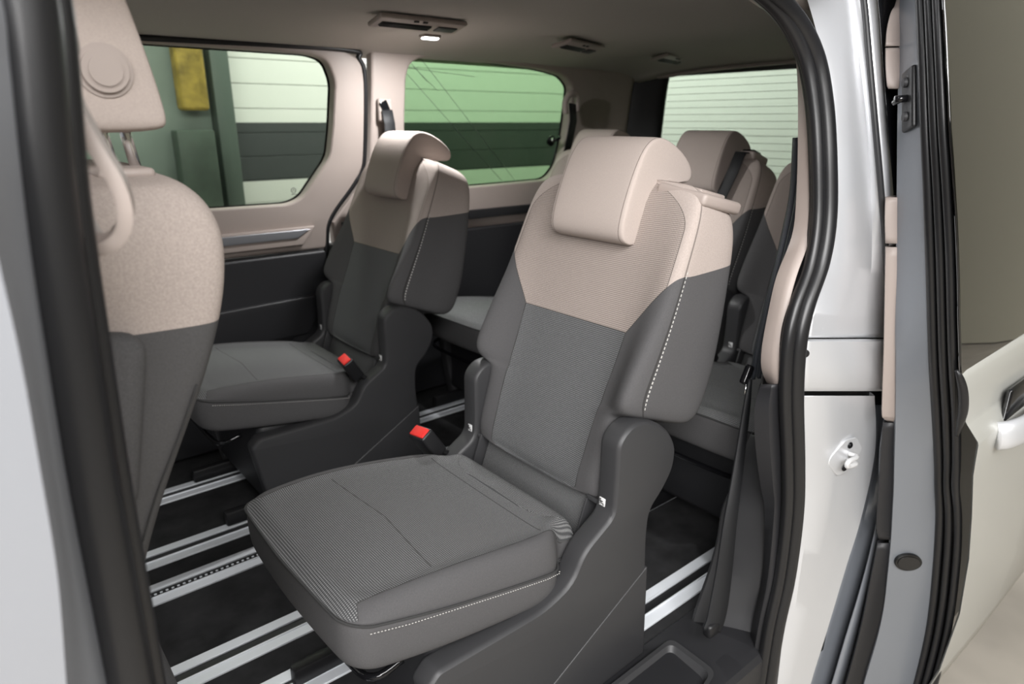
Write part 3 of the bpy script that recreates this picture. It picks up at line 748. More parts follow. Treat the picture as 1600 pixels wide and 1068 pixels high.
# side profile of the backrest on plane Y=FYS : rear edge and front edge by height
rear = [(0.30, 0.010), (0.45, 0.035), (0.637, 0.086), (0.75, 0.128), (0.85, 0.176), (0.951, 0.217), (1.00, 0.226), (1.040, 0.230), (1.065, 0.226), (1.091, 0.214), (1.105, 0.20), (1.114, 0.185)]
front = [(0.30, -0.13), (0.45, -0.10), (0.637, -0.05), (0.75, -0.02), (0.951, 0.035), (1.00, 0.045), (1.065, 0.065), (1.091, 0.08), (1.105, 0.095), (1.114, 0.11)]
rows = []; uvs = []
for z in (0.30, 0.34, 0.45, 0.55, 0.65, 0.75, 0.85, 0.92, 0.98, 1.03, 1.06, 1.085, 1.10, 1.112):
    a = lerp_tab(front, z)-0.10; b = lerp_tab(rear, z)*1.06-0.10+0.008
    hw = lerp_tab([(0.3, 0.215), (0.5, 0.225), (0.95, 0.232), (1.03, 0.230), (1.08, 0.222), (1.112, 0.19)], z)
    sec = [(b, 0), (b, hw*0.5), (b-0.002, hw*0.85), (b-0.012, hw*0.97), (b-0.035, hw), ((a+b)/2, hw*1.0), (a+0.03, hw), (a, hw*0.93), (a+0.012, hw*0.7), (a+0.03, hw*0.4), (a+0.03, 0)]
    full = sec+[(x, -y) for x, y in reversed(sec[1:-1])]
    rows.append([Vector((x, y, z)) for x, y in full]); uvs.append([(x, z) for x, y in full]+[(full[0][0], z)])
def split_fabric(name, zb, slope):
    m, nt, bs = new_mat(name); bs.inputs['Roughness'].default_value = 0.92; bs.inputs['Specular IOR Level'].default_value = 0.2
    uv = nt.nodes.new('ShaderNodeUVMap'); uv.uv_map = 'UVMap'; sp_ = nt.nodes.new('ShaderNodeSeparateXYZ'); nt.links.new(uv.outputs[0], sp_.inputs[0])
    x = E(nt, sp_.outputs[0]); z = E(nt, sp_.outputs[1])
    c = mixc(nt, z.gt(x*slope+zb), (0.088, 0.086, 0.087), (0.45, 0.385, 0.35))
    fine = noise(nt, 350, 2).ramp(0.3, 0.7)
    c = mixc(nt, fine*0.2, c, (0.03, 0.028, 0.026))
    nt.links.new(c, bs.inputs['Base Color']); bump(nt, bs, fine, 0.4, 0.0006); return m
bk_f = loft('backrest', rows, uvs, split_fabric('front_seat_fabric', 0.952, -0.03), fs, 2)
# seam just ahead of the rear edge
pts = [(lerp_tab(rear, z)*1.06-0.10-0.014, -lerp_tab([(0.3, 0.216), (0.5, 0.226), (0.95, 0.233), (1.03, 0.223)], z)+0.002, z) for z in (0.40, 0.55, 0.65, 0.75, 0.82, 0.88)]
bm_obj('side_seam', tube_bm(catmull(pts, 5), 0.0012, 6), M['grey_seam'], fs)
bm_obj('post_plate', rbox_bm((0.070, 0.0, 1.112), (0.06, 0.26, 0.014), 0.006, 3), M['beige_plastic'], fs, split=50)
# headrest
hp = [(x+0.019, z) for x, z in [(0.098, 1.158), (0.104, 1.165), (0.100, 1.20), (0.080, 1.30), (0.06, 1.36), (0.03, 1.385), (-0.04, 1.385), (-0.07, 1.35), (-0.075, 1.28), (-0.05, 1.18), (-0.02, 1.156)]]
def loft_profile_y(name, prof, hw, mat, parent, y0=0.0, k_end=0.8):
    cx = sum(p[0] for p in prof)/len(prof); cz = sum(p[1] for p in prof)/len(prof); rows = []
    for u, k in ((-1, k_end), (-0.98, (1+k_end)/2+0.03), (-0.93, 0.985), (-0.8, 1.0), (0, 1.01), (0.8, 1.0), (0.93, 0.985), (0.98, (1+k_end)/2+0.03), (1, k_end)):
        rows.append([Vector((cx+(x-cx)*k, y0+u*hw, cz+(z-cz)*k)) for x, z in prof])
    return loft(name, rows, None, mat, parent, 2)
hr = loft_profile_y('headrest', hp, 0.135, M['beige_fabric_front'] if 'beige_fabric_front' in M else M['beige_fabric'], fs, 0.0, 0.88)
hy = -0.135
bc = at(163, 110, 1.03+hy)
bc = (bc.x-0.10, hy, bc.z)
bm = cyl_bm((bc[0], hy-0.001, bc[2]), (0, 1, 0), 0.028, 0.012, 40, None, 0.005); ring = bm_obj('button_collar', bm, M['beige_plastic'], hr, split=60)
bm = cyl_bm((bc[0], hy-0.0065, bc[2]), (0, 1, 0), 0.0185, 0.006, 40, None, 0.002); bm_obj('adjust_button', bm, M['beige_plastic'], hr, split=60)
for y in (-0.07, 0.07):
    bm_obj('headrest_post', tube_bm([(0.092, y, 1.110), (0.080, y, 1.20)], 0.0065, 16), M['chrome'], fs)
loft_profile_y('seat_cushion', [(0.05, 0.30), (0.03, 0.40), (-0.10, 0.42), (-0.50, 0.45), (-0.56, 0.42), (-0.55, 0.33), (-0.3, 0.28)], 0.25, M['grey_fabric'], fs)
bm_obj('seat_base', rbox_bm((-0.25, 0, 0.16), (0.48, 0.42, 0.30), 0.02, 3), M['trim_plastic'], fs, split=40)
# armrest pivot bulge hidden mostly behind the pillar
bm = cyl_bm((-0.025, -0.245, 0.80), (0, 1, 0), 0.05, 0.05, 32, None, 0.012); 
bm_obj('armrest', rbox_bm((-0.015, -0.250, 0.865), (0.07, 0.05, 0.20), 0.022, 5, Matrix.Rotation(0.2, 3, 'Y'), None), M['grey_fabric'], fs, split=60)
bm.free()

# ================================================================== VAN BODY ROUND THE DOOR OPENING
body = tag(empty('van_body', (1.3, 0.60, 0.0)), 'silver van body around the open side door, with black rubber seal and beige pillar trim', 'van body')
def interp_rows(keys, n=5):
    """keys: list of lists of Vectors (same length) -> smooth rows"""
    cols = list(zip(*keys)); cc = [catmull(c, n) for c in cols]; return [list(r) for r in zip(*cc)]
def sheet(name, keys, mat, parent, n=5, th=0.003, sub=0, split=35):
    rows = interp_rows(keys, n) if n > 1 else keys
    bm, _ = grid_bm(rows); o = bm_obj(name, bm, mat, None, True, sub, split)
    if th:
        md = o.modifiers.new('t', 'SOLIDIFY'); md.thickness = th; md.offset = 0
    under(o, parent); return o
def T(px, py, Y): return att(px, py, Y)
# rubber seal
sealpx = [(1120, -75), (1180, -25), (1232, 25), (1264, 85), (1279, 160), (1285, 250), (1285, 340), (1274, 410), (1250, 480), (1238, 540), (1234, 620), (1237, 720), (1236, 800), (1224, 900), (1207, 980), (1192, 1075), (1180, 1150)]
s0_ = T(1120, -75, 0.605)
sp = catmull([Vector((-0.9, s0_.y+0.01, s0_.z+0.02)), Vector((0.0, s0_.y+0.01, s0_.z+0.02)), Vector((s0_.x-0.25, s0_.y+0.005, s0_.z+0.015))]+[T(a, b, 0.605) for a, b in sealpx], 8)
bm = bmesh.new()
tube_bm([p+Vector((0.012, -0.006, 0)) for p in sp], 0.0155, 14, bm)
tube_bm([p+Vector((-0.010, 0.004, 0)) for p in sp], 0.0125, 14, bm)
tube_bm([p+Vector((0.0, 0.014, 0)) for p in sp], 0.012, 8, bm)
under(bm_obj('door_seal', bm, M['rubber']), body)
under(bm_obj('roof_rail', rbox_bm((0.05, 0.672, 1.475), (2.4, 0.10, 0.14), 0.02, 3), M['silver_paint'], split=50), body)
# beige inner pillar trim
inn = [(1120, -60, 1060, -70), (1169, -2, 1105, -20), (1215, 12, 1150, 15), (1233, 26, 1190, 45), (1246, 105, 1232, 105), (1248, 210, 1240, 210), (1245, 315, 1238, 315), (1238, 370, 1228, 370), (1215, 430, 1205, 430), (1203, 480, 1193, 480), (1192, 540, 1182, 540), (1191, 575, 1183, 575), (1200, 600, 1194, 600)]
so = [(1120, -75), (1180, -25), (1222, 5), (1250, 50), (1268, 110), (1275, 210), (1274, 315), (1266, 370), (1245, 430), (1232, 480), (1222, 540), (1218, 580), (1218, 610)]
keys = []
for (a, b, c_, d_), (e, f) in zip(inn, so):
    p1 = T(e, f, 0.622); p2 = T((a+e)/2, (b+f)/2, 0.640); p3 = T(a, b, 0.665)
    p4 = p3+Vector((0.09, 0.033, 0.0)); keys.append([p1, p2, p3, p3+Vector((0.022, 0.008, 0)), p4])
sheet('pillar_trim_beige', keys, M['beige_plastic'], body, 6, 0.003)
# lower dark trim of the pillar down to the step
keys = []
for a, b, e in ((1190, 600, 1222), (1180, 640, 1222), (1182, 700, 1224), (1190, 760, 1226), (1196, 800, 1224), (1192, 900, 1210), (1176, 980, 1195), (1160, 1080, 1178)):
    p1 = T(e, b, 0.618); p2 = T((a+e)/2, b, 0.630); p3 = T(a, b, 0.655); keys.append([p1, p2, p3, p3+Vector((0.06, 0.03, 0)), p3+Vector((0.30, 0.05, 0))])
sheet('pillar_trim_dark', keys, M['trim_plastic'], body, 5, 0.004)
# wheel-arch side trim behind the seat: bulged panel with the belt anchorage
keys = []
for py, x0, x1, x2 in ((680, 1168, 1180, 1210), (720, 1150, 1170, 1210), (765, 1135, 1160, 1210), (800, 1120, 1150, 1205), (850, 1112, 1145, 1200), (900, 1098, 1135, 1195), (950, 1080, 1120, 1190), (985, 1072, 1110, 1180), (1010, 1082, 1112, 1170), (1060, 1112, 1130, 1165), (1100, 1140, 1150, 1165)):
    q0 = at(x0, py, 0.775); q1 = at(x1, py, 0.74); q2 = at(x2, py, 0.655)
    keys.append([q0+Vector((0.03, 0.0, 0)), q0+Vector((0.01, 0.0, 0)), q1, q2, q2+Vector((0.03, -0.02, 0))])
sheet('side_trim_panel', keys, M['grey_plastic'], body, 4, 0.004, 1)
# door step / sill trim
pts_ = [(0.0, -0.055), (0.0, 0.0)]
def sill():
    bm = bmesh.new()
    # section in (y, z) extruded along x with a foot recess
    sec = [(0.60, -0.16), (0.605, -0.012), (0.615, 0.0), (0.64, 0.006), (0.68, 0.008), (0.775, 0.012), (0.795, 0.010), (0.805, 0.0)]
    rows = [[Vector((x, y, z)) for y, z in sec] for x in (-1.0, 0.0, 0.5, 0.9, 1.1, 1.4, 2.0)]
    bm, _ = grid_bm(rows); return bm
o = bm_obj('sill_trim', sill(), M['trim_plastic'], None, True, 0, 30); o.modifiers.new('t', 'SOLIDIFY').thickness = 0.004; under(o, body)
# step well: recessed tray with raised rim
c0 = atz(1010, 1050, 0.0)
def frame(outer, inner, z0, z1, mat, name):
    bm = bmesh.new(); n = len(outer)
    A = [bm.verts.new((x, y, z0)) for x, y in outer]; B = [bm.verts.new((x, y, z0)) for x, y in inner]
    cx = sum(p[0] for p in inner)/n; cy = sum(p[1] for p in inner)/n
    Cc = [bm.verts.new((cx+(x-cx)*0.86, cy+(y-cy)*0.80, z1)) for x, y in inner]
    for i in range(n):
        j = (i+1) % n; bm.faces.new((A[i], A[j], B[j], B[i])); bm.faces.new((B[i], B[j], Cc[j], Cc[i]))
    bm.faces.new(Cc); return bm_obj(name, bm, mat, None, True, 0, 25)
inner = rounded([(p.x, p.y) for p in (atz(1048, 1005, 0.02), atz(1110, 1052, 0.02), atz(1030, 1180, 0.02), atz(900, 1120, 0.02))], 0.02, 5)
cxi = sum(p[0] for p in inner)/len(inner); cyi = sum(p[1] for p in inner)/len(inner)
outer = [(cxi+(x-cxi)*1.10, cyi+(y-cyi)*1.14) for x, y in inner]
o = frame(outer, inner, 0.022, -0.004, M['grey_plastic'], 'step_tray'); under(o, body)

# silver jamb above the cover box
def jamb(rows, mat, name, n=4, back=True):
    keys = []
    for py, c0, c1, c2, c3 in rows:
        a = T(c0, py, 0.608); b = T(c1, py, 0.599); m_ = T((c1+c2)/2, py, 0.591); c = T(c2, py, 0.583); d = T(c3, py, 0.561)
        keys.append([a+Vector((0.05, 0.02, 0)), a, b, m_, c, d])
    return sheet(name, keys, mat, body, n, 0.002)
jamb([(-60, 1240, 1262, 1320, 1338), (0, 1262, 1285, 1332, 1350), (100, 1288, 1300, 1344, 1359), (200, 1299, 1310, 1354, 1368), (300, 1302, 1313, 1361, 1377), (400, 1298, 1311, 1362, 1384), (450, 1280, 1300, 1356, 1385), (488, 1262, 1274, 1350, 1386), (500, 1260, 1270, 1348, 1386), (527, 1256, 1267, 1350, 1387)], M['silver_paint'], 'upper_jamb')
# dark joint line and bright outer edge of the quarter panel
keys = []
for py, a in ((-60, 1338), (0, 1350), (100, 1359), (200, 1368), (300, 1377), (400, 1385), (520, 1388)):
    keys.append(T(a, py, 0.559))
under(bm_obj('joint_line', tube_bm(catmull(keys, 5), 0.0060, 8), M['skirt']), body)
keys2 = []
for py, a, b in ((-60, 1341, 1356), (0, 1354, 1370), (100, 1364, 1378), (200, 1373, 1386), (300, 1382, 1395), (400, 1389, 1400), (520, 1392, 1400)):
    keys2.append([T(a, py, 0.558), T((a+b)/2, py, 0.554), T(b, py, 0.554)])
sheet('outer_edge', keys2, M['silver_paint'], body, 5, 0.002)
# quarter glass (black) and outer skin continuing rearwards
keys = []
for py, b in ((-60, 1357), (0, 1371), (100, 1379), (200, 1387), (300, 1396), (400, 1402), (600, 1402)):
    p = T(b, py, 0.556); keys.append([p, p+Vector((0.05, 0.0, 0)), p+Vector((1.4, 0, 0))])
sheet('quarter_glass', keys, M['black_gloss'], body, 3, 0.003)
keys = []
for py, b in ((600, 1392), (700, 1375), (800, 1372), (900, 1350), (1000, 1320), (1068, 1300), (1200, 1260)):
    p = T(b, py, 0.556); keys.append([p, p+Vector((0.05, 0.0, 0)), p+Vector((1.4, 0.0, 0))])
sheet('outer_skin', keys, M['grey_primer'], body, 3, 0.003)
# cover box of the latch rail
def boxstrip(name, rows, mat, Ys=(0.609, 0.600, 0.580, 0.561)):
    keys = [[T(c, py, Y-yo) for c, Y in zip(cs, Ys)] for py, yo, cs in rows]
    return sheet(name, keys, mat, body, 1, 0.002)
boxstrip('end_cover', [(540, -0.012, (1252, 1268, 1350, 1388)), (530, 0.0, (1252, 1268, 1350, 1388)), (534, 0.010, (1252, 1268, 1350, 1388)), (570, 0.011, (1252, 1265, 1352, 1388)), (604, 0.010, (1250, 1264, 1354, 1388)), (610, 0.006, (1250, 1264, 1355, 1388)), (606, -0.02, (1250, 1264, 1355, 1388))], M['silver_paint'])
boxstrip('upper_gap', [(522, -0.004, (1256, 1266, 1350, 1388)), (540, -0.006, (1256, 1266, 1350, 1388))], M['hole'])
boxstrip('lower_gap', [(600, -0.012, (1250, 1262, 1352, 1388)), (632, -0.012, (1250, 1262, 1352, 1388))], M['hole'])
# lower jamb: bright channel, step inwards, second panel with shade put into its grey
LJ = [(618, 1252, 1272, 1352, 1366), (626, 1252, 1272, 1352, 1366), (660, 1251, 1272, 1354, 1368), (700, 1250, 1272, 1352, 1367), (740, 1250, 1270, 1344, 1361), (780, 1249, 1266, 1334, 1352), (830, 1244, 1260, 1320, 1339), (880, 1238, 1252, 1304, 1323), (950, 1228, 1242, 1284, 1302), (1000, 1220, 1234, 1268, 1287), (1068, 1208, 1222, 1250, 1266), (1140, 1196, 1210, 1236, 1250)]
keys = []
for py, c0, c1, c2, c3 in LJ:
    d = T(c3, py, 0.572)
    keys.append([T(c0, py, 0.608)+Vector((0.05, 0.02, 0)), T(c0, py, 0.608), T(c1, py, 0.594), T((c1+c2)/2, py, 0.586), T(c2, py, 0.580), d, d+Vector((0.012, 0.012, 0)), d+Vector((0.018, 0.035, 0))])
sheet('lower_jamb', keys, M['silver_paint'], body, 4, 0.002)
keys = []
for (py, c0, c1, c2, c3), r_ in zip(LJ, (1392, 1392, 1390, 1386, 1382, 1378, 1372, 1362, 1342, 1325, 1304, 1285)):
    keys.append([T(c3-6, py, 0.606), T(c3+5, py, 0.600), T((c3+r_)/2, py, 0.588), T(r_, py, 0.572), T(r_, py, 0.572)+Vector((0.05, 0, 0))])
sheet('jamb_side_panel', keys, M['grey_primer'], body, 4, 0.002)
# spot-weld dimples and plug
bm = bmesh.new()
for px, py in ((1284, 513), (1307, 514), (1329, 514), (1298, 645), (1317, 646), (1336, 648)):
    cyl_bm(T(px, py, 0.5965), (-0.3, -0.95, 0), 0.0035, 0.003, 14, bm, 0.001)
dm = bm_obj('spot_welds', bm, M['silver_paint'], split=40); under(dm, body); dm['kind'] = 'stuff'
under(bm_obj('hole_plug', cyl_bm(T(1258, 552, 0.592), (-0.7, -0.7, 0), 0.008, 0.006, 24, None, 0.002), M['rubber'], split=40), body)
# striker plate on the pillar
def striker():
    n = Vector((-0.15, -0.99, 0)).normalized(); up = Vector((0, 0, 1)); rt = n.cross(up)*-1
    c = T(1316, 712, 0.585)+n*0.004; K = 1.3
    R_ = Matrix((rt, up, n)).transposed()
    ol = rounded([(-0.004, 0.036), (0.022, 0.034), (0.040, 0.004), (0.028, -0.016), (0.010, -0.036), (-0.010, -0.036), (-0.036, -0.002), (-0.033, 0.012)], 0.006, 4)
    if rt.dot(ROT @ Vector((1, 0, 0))) < 0: ol = [(-a, b) for a, b in ol][::-1]
    ol = [(a*K*1.25, b*K*0.92) for a, b in ol]; me = prism_mesh(ol, (), 0.005, 0.0015); me.transform(R_.to_4x4()); me.transform(Matrix.Translation(c))
    pl = link_mesh('striker_plate', me, M['silver_paint'], None, False); under(pl, body)
    bm = tube_bm(catmull([c+rt*0.014+up*0.005+n*0.002, c+rt*0.012+up*0.006+n*0.022, c-rt*0.022+up*0.006+n*0.026, c-rt*0.024-up*0.006+n*0.026, c+rt*0.010-up*0.009+n*0.024, c+rt*0.010-up*0.010+n*0.002], 5), 0.0055, 10)
    s_ = bm_obj('striker_loop', bm, M['white_metal']); under(s_, body)
    for a, b in ((0.008, 0.022), (0.002, -0.022)):
        q = bm_obj('bolt', cyl_bm(c+rt*a*K+up*b*K*0.95+n*0.004, n, 0.0075, 0.006, 20, None, 0.002), M['black_gloss'], split=40); under(q, body)
M['white_metal'] = simple('pale_cast_metal', (0.66, 0.66, 0.66), 0.35, 0.3)
striker()

# near-side seat belt on the pillar
o_ = []
bp = [T(1243, 215, 0.72), T(1238, 300, 0.73), T(1222, 380, 0.735), T(1200, 470, 0.74), T(1183, 545, 0.745), T(1176, 590, 0.75)]
belt = tag(empty('seat_belt', bp[-1]), 'black seat belt running down the near door pillar to its floor anchor', 'seat belt')
for off in (0.0, 0.014):
    under(bm_obj('webbing', ribbon_bm(catmull([p+Vector((off, -off*0.4, 0)) for p in bp], 6), (0.55, 0.65, 0), 0.016, 0.004), simple('blue_black_webbing', (0.03, 0.034, 0.042), 0.5, bscale=900, bdist=0.001)), belt)
lp = [T(1172, 592, 0.735), T(1166, 640, 0.725), T(1152, 740, 0.71), T(1140, 820, 0.70), T(1130, 900, 0.695), T(1120, 960, 0.69), T(1112, 985, 0.69)]
under(bm_obj('lap_webbing', ribbon_bm(catmull(lp, 6), (0.9, -0.3, 0), lambda t: 0.008+0.044*min(1, t*1.3), 0.003), M['webbing']), belt)
c = T(1167, 585, 0.745)
under(bm_obj('belt_tongue', rbox_bm(c, (0.020, 0.016, 0.045), 0.005, 3, Matrix.Rotation(0.5, 3, 'Y')), M['black_gloss'], split=50), belt)
under(bm_obj('tongue_blade', tube_bm([c+Vector((-0.004, -0.004, -0.015)), c+Vector((-0.014, -0.008, -0.04))], 0.003, 8), M['chrome']), belt)
under(bm_obj('floor_anchor', rbox_bm(T(1112, 980, 0.695), (0.046, 0.026, 0.036), 0.010, 4), M['black_plastic'], split=50), belt)

# ---- front door pillar at the left edge
def Lp(px, py, Y): return at(px, py, Y)
fp = tag(empty('front_door_pillar', (0.06, 0.55, 0.0)), 'blurred silver pillar with thick black rubber seal at the left edge', 'pillar')
sealL = [(-40, -260), (12, -120), (40, 0), (52, 100), (66, 250), (86, 400), (112, 560), (142, 740), (172, 900), (204, 1068), (232, 1220)]
pl_ = catmull([Lp(a, b, 0.56) for a, b in sealL], 6)
bm = tube_bm(pl_, 0.0185, 18); tube_bm([p+Vector((0.020, 0.012, 0)) for p in pl_], 0.008, 10, bm); tube_bm([p+Vector((0.010, 0.02, 0)) for p in pl_], 0.012, 10, bm)
under(bm_obj('pillar_seal', bm, M['rubber']), fp)
keys = []
for (a, b), e0, e1 in zip(sealL, (-260, -150, -90, -70, -20, 10, 46, 78, 104, 118, 130), (-180, -60, 0, 12, 28, 44, 66, 92, 120, 150, 180)):
    q3 = Lp(a-16, b, 0.565); q2 = Lp(e1-4, b, 0.545); q1 = Lp(e0, b, 0.515); q0 = Lp(e0-16, b, 0.500)
    keys.append([q0+Vector((-1.2, -0.03, 0)), q0+Vector((-0.25, -0.012, 0)), q0+Vector((-0.05, -0.002, 0)), q0, q1, q2, q3])
o = sheet('pillar_panel', keys, simple('pillar_silver_paint', (0.31, 0.32, 0.345), 0.4, 0.3, coat=0.3), fp, 5, 0.002)
# beige inner pillar trim with grab handle
keys = []
for (a, b) in sealL:
    q = Lp(a+26, b, 0.60); keys.append([q, q+Vector((0.002, 0.03, 0)), q+Vector((-0.02, 0.07, 0)), q+Vector((-0.15, 0.08, 0))])
sheet('pillar_inner_trim', keys, M['beige_plastic'], fp, 4, 0.003)
gh = tag(empty('grab_handle', at(110, 120, 0.63)), 'beige looped grab strap hanging from the front pillar beside the front headrest', 'grab handle')
gpts = [(98, 60), (100, 110), (118, 165), (150, 225), (183, 280), (197, 325), (190, 360), (168, 378), (145, 370), (128, 345), (112, 318), (96, 300)]
gY = [0.64, 0.63, 0.62, 0.615, 0.61, 0.61, 0.615, 0.62, 0.63, 0.64, 0.65, 0.655]
bm = ribbon_bm(catmull([at(a, b, y) for (a, b), y in zip(gpts, gY)], 6), (0.25, 1, 0.1), 0.036, 0.006)
under(bm_obj('strap', bm, M['beige_plastic'], split=60), gh)
under(bm_obj('handle_mount', rbox_bm(at(92, 45, 0.64), (0.022, 0.03, 0.045), 0.010, 4), M['beige_plastic'], split=60), gh)

# ================================================================== OPEN SLIDING DOOR
sd = tag(empty('sliding_door', (1.45, 0.46, 0.0)), 'open silver sliding door slid back outside the van, edge with black seals and dark glass', 'sliding door')
rows_ = [(-60, 1413, 1432, 1470), (0, 1410, 1433, 1473), (100, 1408, 1437, 1478), (200, 1406, 1440, 1483), (300, 1405, 1444, 1490), (400, 1404, 1447, 1495), (500, 1402, 1450, 1497), (570, 1401, 1452, 1499), (650, 1400, 1456, 1503), (720, 1398, 1460, 1503), (760, 1397, 1461, 1501), (800, 1395, 1461, 1505), (850, 1392, 1458, 1505), (900, 1387, 1454, 1501), (950, 1381, 1449, 1495), (1000, 1370, 1441, 1486), (1068, 1350, 1425, 1468), (1160, 1325, 1400, 1440)]
keys = []
for py, a, b, c_ in rows_:
    A_ = T(a, py, 0.512); B_ = T(b, py, 0.450); keys.append([A_+Vector((0.10, 0.012, 0)), A_+Vector((0.006, 0.006, 0)), A_, A_*0.5+B_*0.5, B_, B_+Vector((0.01, -0.003, 0))])
sheet('door_edge', keys, M['grey_primer'], sd, 4, 0.002)
for t_, rr, nm in ((0.16, 0.0095, 'edge_seal'), (0.48, 0.0085, 'edge_seal'), (0.80, 0.0085, 'edge_seal')):
    pp = [T(b+(c_-b)*t_, py, 0.452-(0.060)*t_) for py, a, b, c_ in rows_]
    # slight wobble where the seal bends at the belt line
    under(bm_obj(nm, tube_bm(catmull(pp, 5), rr, 12), M['rubber']), sd)
keys = []
for py, a, b, c_ in rows_:
    keys.append([T(b, py, 0.458), T(c_-2, py, 0.400)])
sheet('seal_channel', keys, M['black_plastic'], sd, 4, 0.003)
# outer glass and skin
def zrow(z, Y, x0, x1=2.6): return [Vector((x0, Y, z)), Vector((x0+0.003, Y, z)), Vector((x0+0.012, Y, z)), Vector((x0+0.3, Y, z)), Vector((x1-0.01, Y, z)), Vector((x1, Y, z))]
def xedge(z):
    best = None
    for (p0, _, _, c0_), (p1, _, _, c1_) in zip(rows_, rows_[1:]):
        A_ = T(c0_, p0, 0.388); B_ = T(c1_, p1, 0.388)
        if (A_.z-z)*(B_.z-z) <= 0 and A_.z != B_.z:
            t = (A_.z-z)/(A_.z-B_.z); return A_.x+(B_.x-A_.x)*t
    return T(rows_[0][3], rows_[0][0], 0.388).x if z > 1 else T(rows_[-1][3], rows_[-1][0], 0.388).x
zb = T(1497, 585, 0.388).z
keys = []
for k in range(40):
    z = zb-0.02+(1.62-zb)*k/39; keys.append(zrow(z, 0.388+tumble(z)*1.0, xedge(z)+0.002))
sheet('door_window', keys, M['glass_door'], sd, 1, 0.004)
keys = []
skin = [(zb+0.004, 0.428), (zb, 0.4225), (zb-0.012, 0.418), (zb-0.05, 0.414), (zb-0.120, 0.416), (zb-0.128, 0.413), (zb-0.165, 0.394), (zb-0.172, 0.393), (zb-0.26, 0.400), (zb-0.40, 0.405), (zb-0.55, 0.408), (zb-0.75, 0.414), (zb-0.95, 0.43), (zb-1.05, 0.45)]
for z, Y in skin:
    Y -= 0.036; x0 = xedge(max(z, T(rows_[-1][3], rows_[-1][0], 0.388).z+0.001)); keys.append([Vector((x0+0.008, Y+0.005, z)), Vector((x0+0.003, Y+0.002, z)), Vector((x0+0.03, Y, z)), Vector((x0+0.4, Y-0.004, z)), Vector((2.7, Y, z))])
sheet('outer_panel', keys, M['outer_paint'], sd, 1, 0.003, 0, 60)
# inner face of the door (towards the body) and its trim strips
keys = []
for py, a, b, c_ in rows_:
    A_ = T(a, py, 0.514); keys.append([A_, A_+Vector((0.3, 0.003, 0)), A_+Vector((1.1, 0.003, 0))])
sheet('inner_panel', keys, M['black_plastic'], sd, 3, 0.002)
def trimstrip(name, rows, mat):
    keys = []
    for py, a, b in rows:
        A_ = T(a, py, 0.535); B_ = T(b, py, 0.514); keys.append([A_+Vector((0.5, 0.004, 0)), A_+Vector((0.008, 0.004, 0)), A_, B_])
    return sheet(name, keys, mat, sd, 4, 0.003)
trimstrip('inner_trim', [(-70, 1412, 1416), (0, 1402, 1412), (20, 1393, 1411), (45, 1387, 1410), (72, 1385, 1409)], M['beige_plastic'])
trimstrip('inner_trim', [(75, 1385, 1409), (100, 1385, 1408), (130, 1387, 1407), (138, 1390, 1407)], M['beige_plastic'])
trimstrip('inner_trim', [(308, 1385, 1405), (340, 1384, 1405), (380, 1385, 1404)], M['beige_plastic'])
trimstrip('inner_trim', [(386, 1385, 1404), (450, 1384, 1403), (550, 1382, 1402), (640, 1379, 1400), (652, 1381, 1400), (658, 1388, 1400)], M['beige_plastic'])
trimstrip('inner_trim', [(660, 1381, 1400), (700, 1378, 1399), (760, 1374, 1397), (820, 1370, 1394), (842, 1374, 1392)], M['trim_plastic'])
trimstrip('inner_trim', [(848, 1372, 1392), (900, 1362, 1387), (960, 1350, 1379), (1010, 1338, 1368), (1068, 1322, 1350), (1120, 1306, 1335)], M['trim_plastic'])
under(bm_obj('corner_rubber', tube_bm(catmull([T(1494, 578, 0.392), T(1500, 590, 0.385), T(1505, 612, 0.38), T(1505, 640, 0.38), T(1500, 662, 0.385), T(1495, 680, 0.392)], 5), lambda t: 0.003+0.006*math.sin(PI*t), 10), M['rubber']), sd)
# guide catch on the door edge
def edge_n(py):
    for r0, r1 in zip(rows_, rows_[1:]):
        if r0[0] <= py <= r1[0]:
            t = (py-r0[0])/(r1[0]-r0[0]); a_ = r0[1]+(r1[1]-r0[1])*t; b_ = r0[2]+(r1[2]-r0[2])*t
            A_ = T(a_, py, 0.512); B_ = T(b_, py, 0.450); A2 = T(a_, py+20, 0.512); u_ = (A_-A2).normalized(); v_ = (B_-A_).normalized()
            n_ = v_.cross(u_).normalized()
            if n_.x > 0: n_ = -n_
            return A_, B_, n_, u_
cA, cB, n, upv = edge_n(155); print('edge normal', n, upv)
cc = cA*0.42+cB*0.58
upv = (upv-n*upv.dot(n)).normalized(); rt = upv.cross(n)
Rn = Matrix((rt, upv, n)).transposed()
gc = bm_obj('guide_plate', rbox_bm(cc+n*0.004, (0.050, 0.108, 0.010), 0.0045, 3, Rn), M['black_plastic'], split=50); under(gc, sd)
for dz in (0.030, -0.030):
    under(bm_obj('bolt', cyl_bm(cc+upv*dz+n*0.012, n, 0.0085, 0.006, 20, None, 0.001), M['grey_plastic'], split=30), sd)
under(bm_obj('guide_pin', tube_bm([cc+upv*0.002+n*0.006, cc+upv*0.002+n*0.028], 0.0065, 14), M['black_gloss']), sd)
under(bm_obj('guide_pin', tube_bm([cc+upv*0.002+n*0.020, cc+upv*0.002+n*0.020-rt*0.022], 0.006, 14), M['black_gloss']), sd)
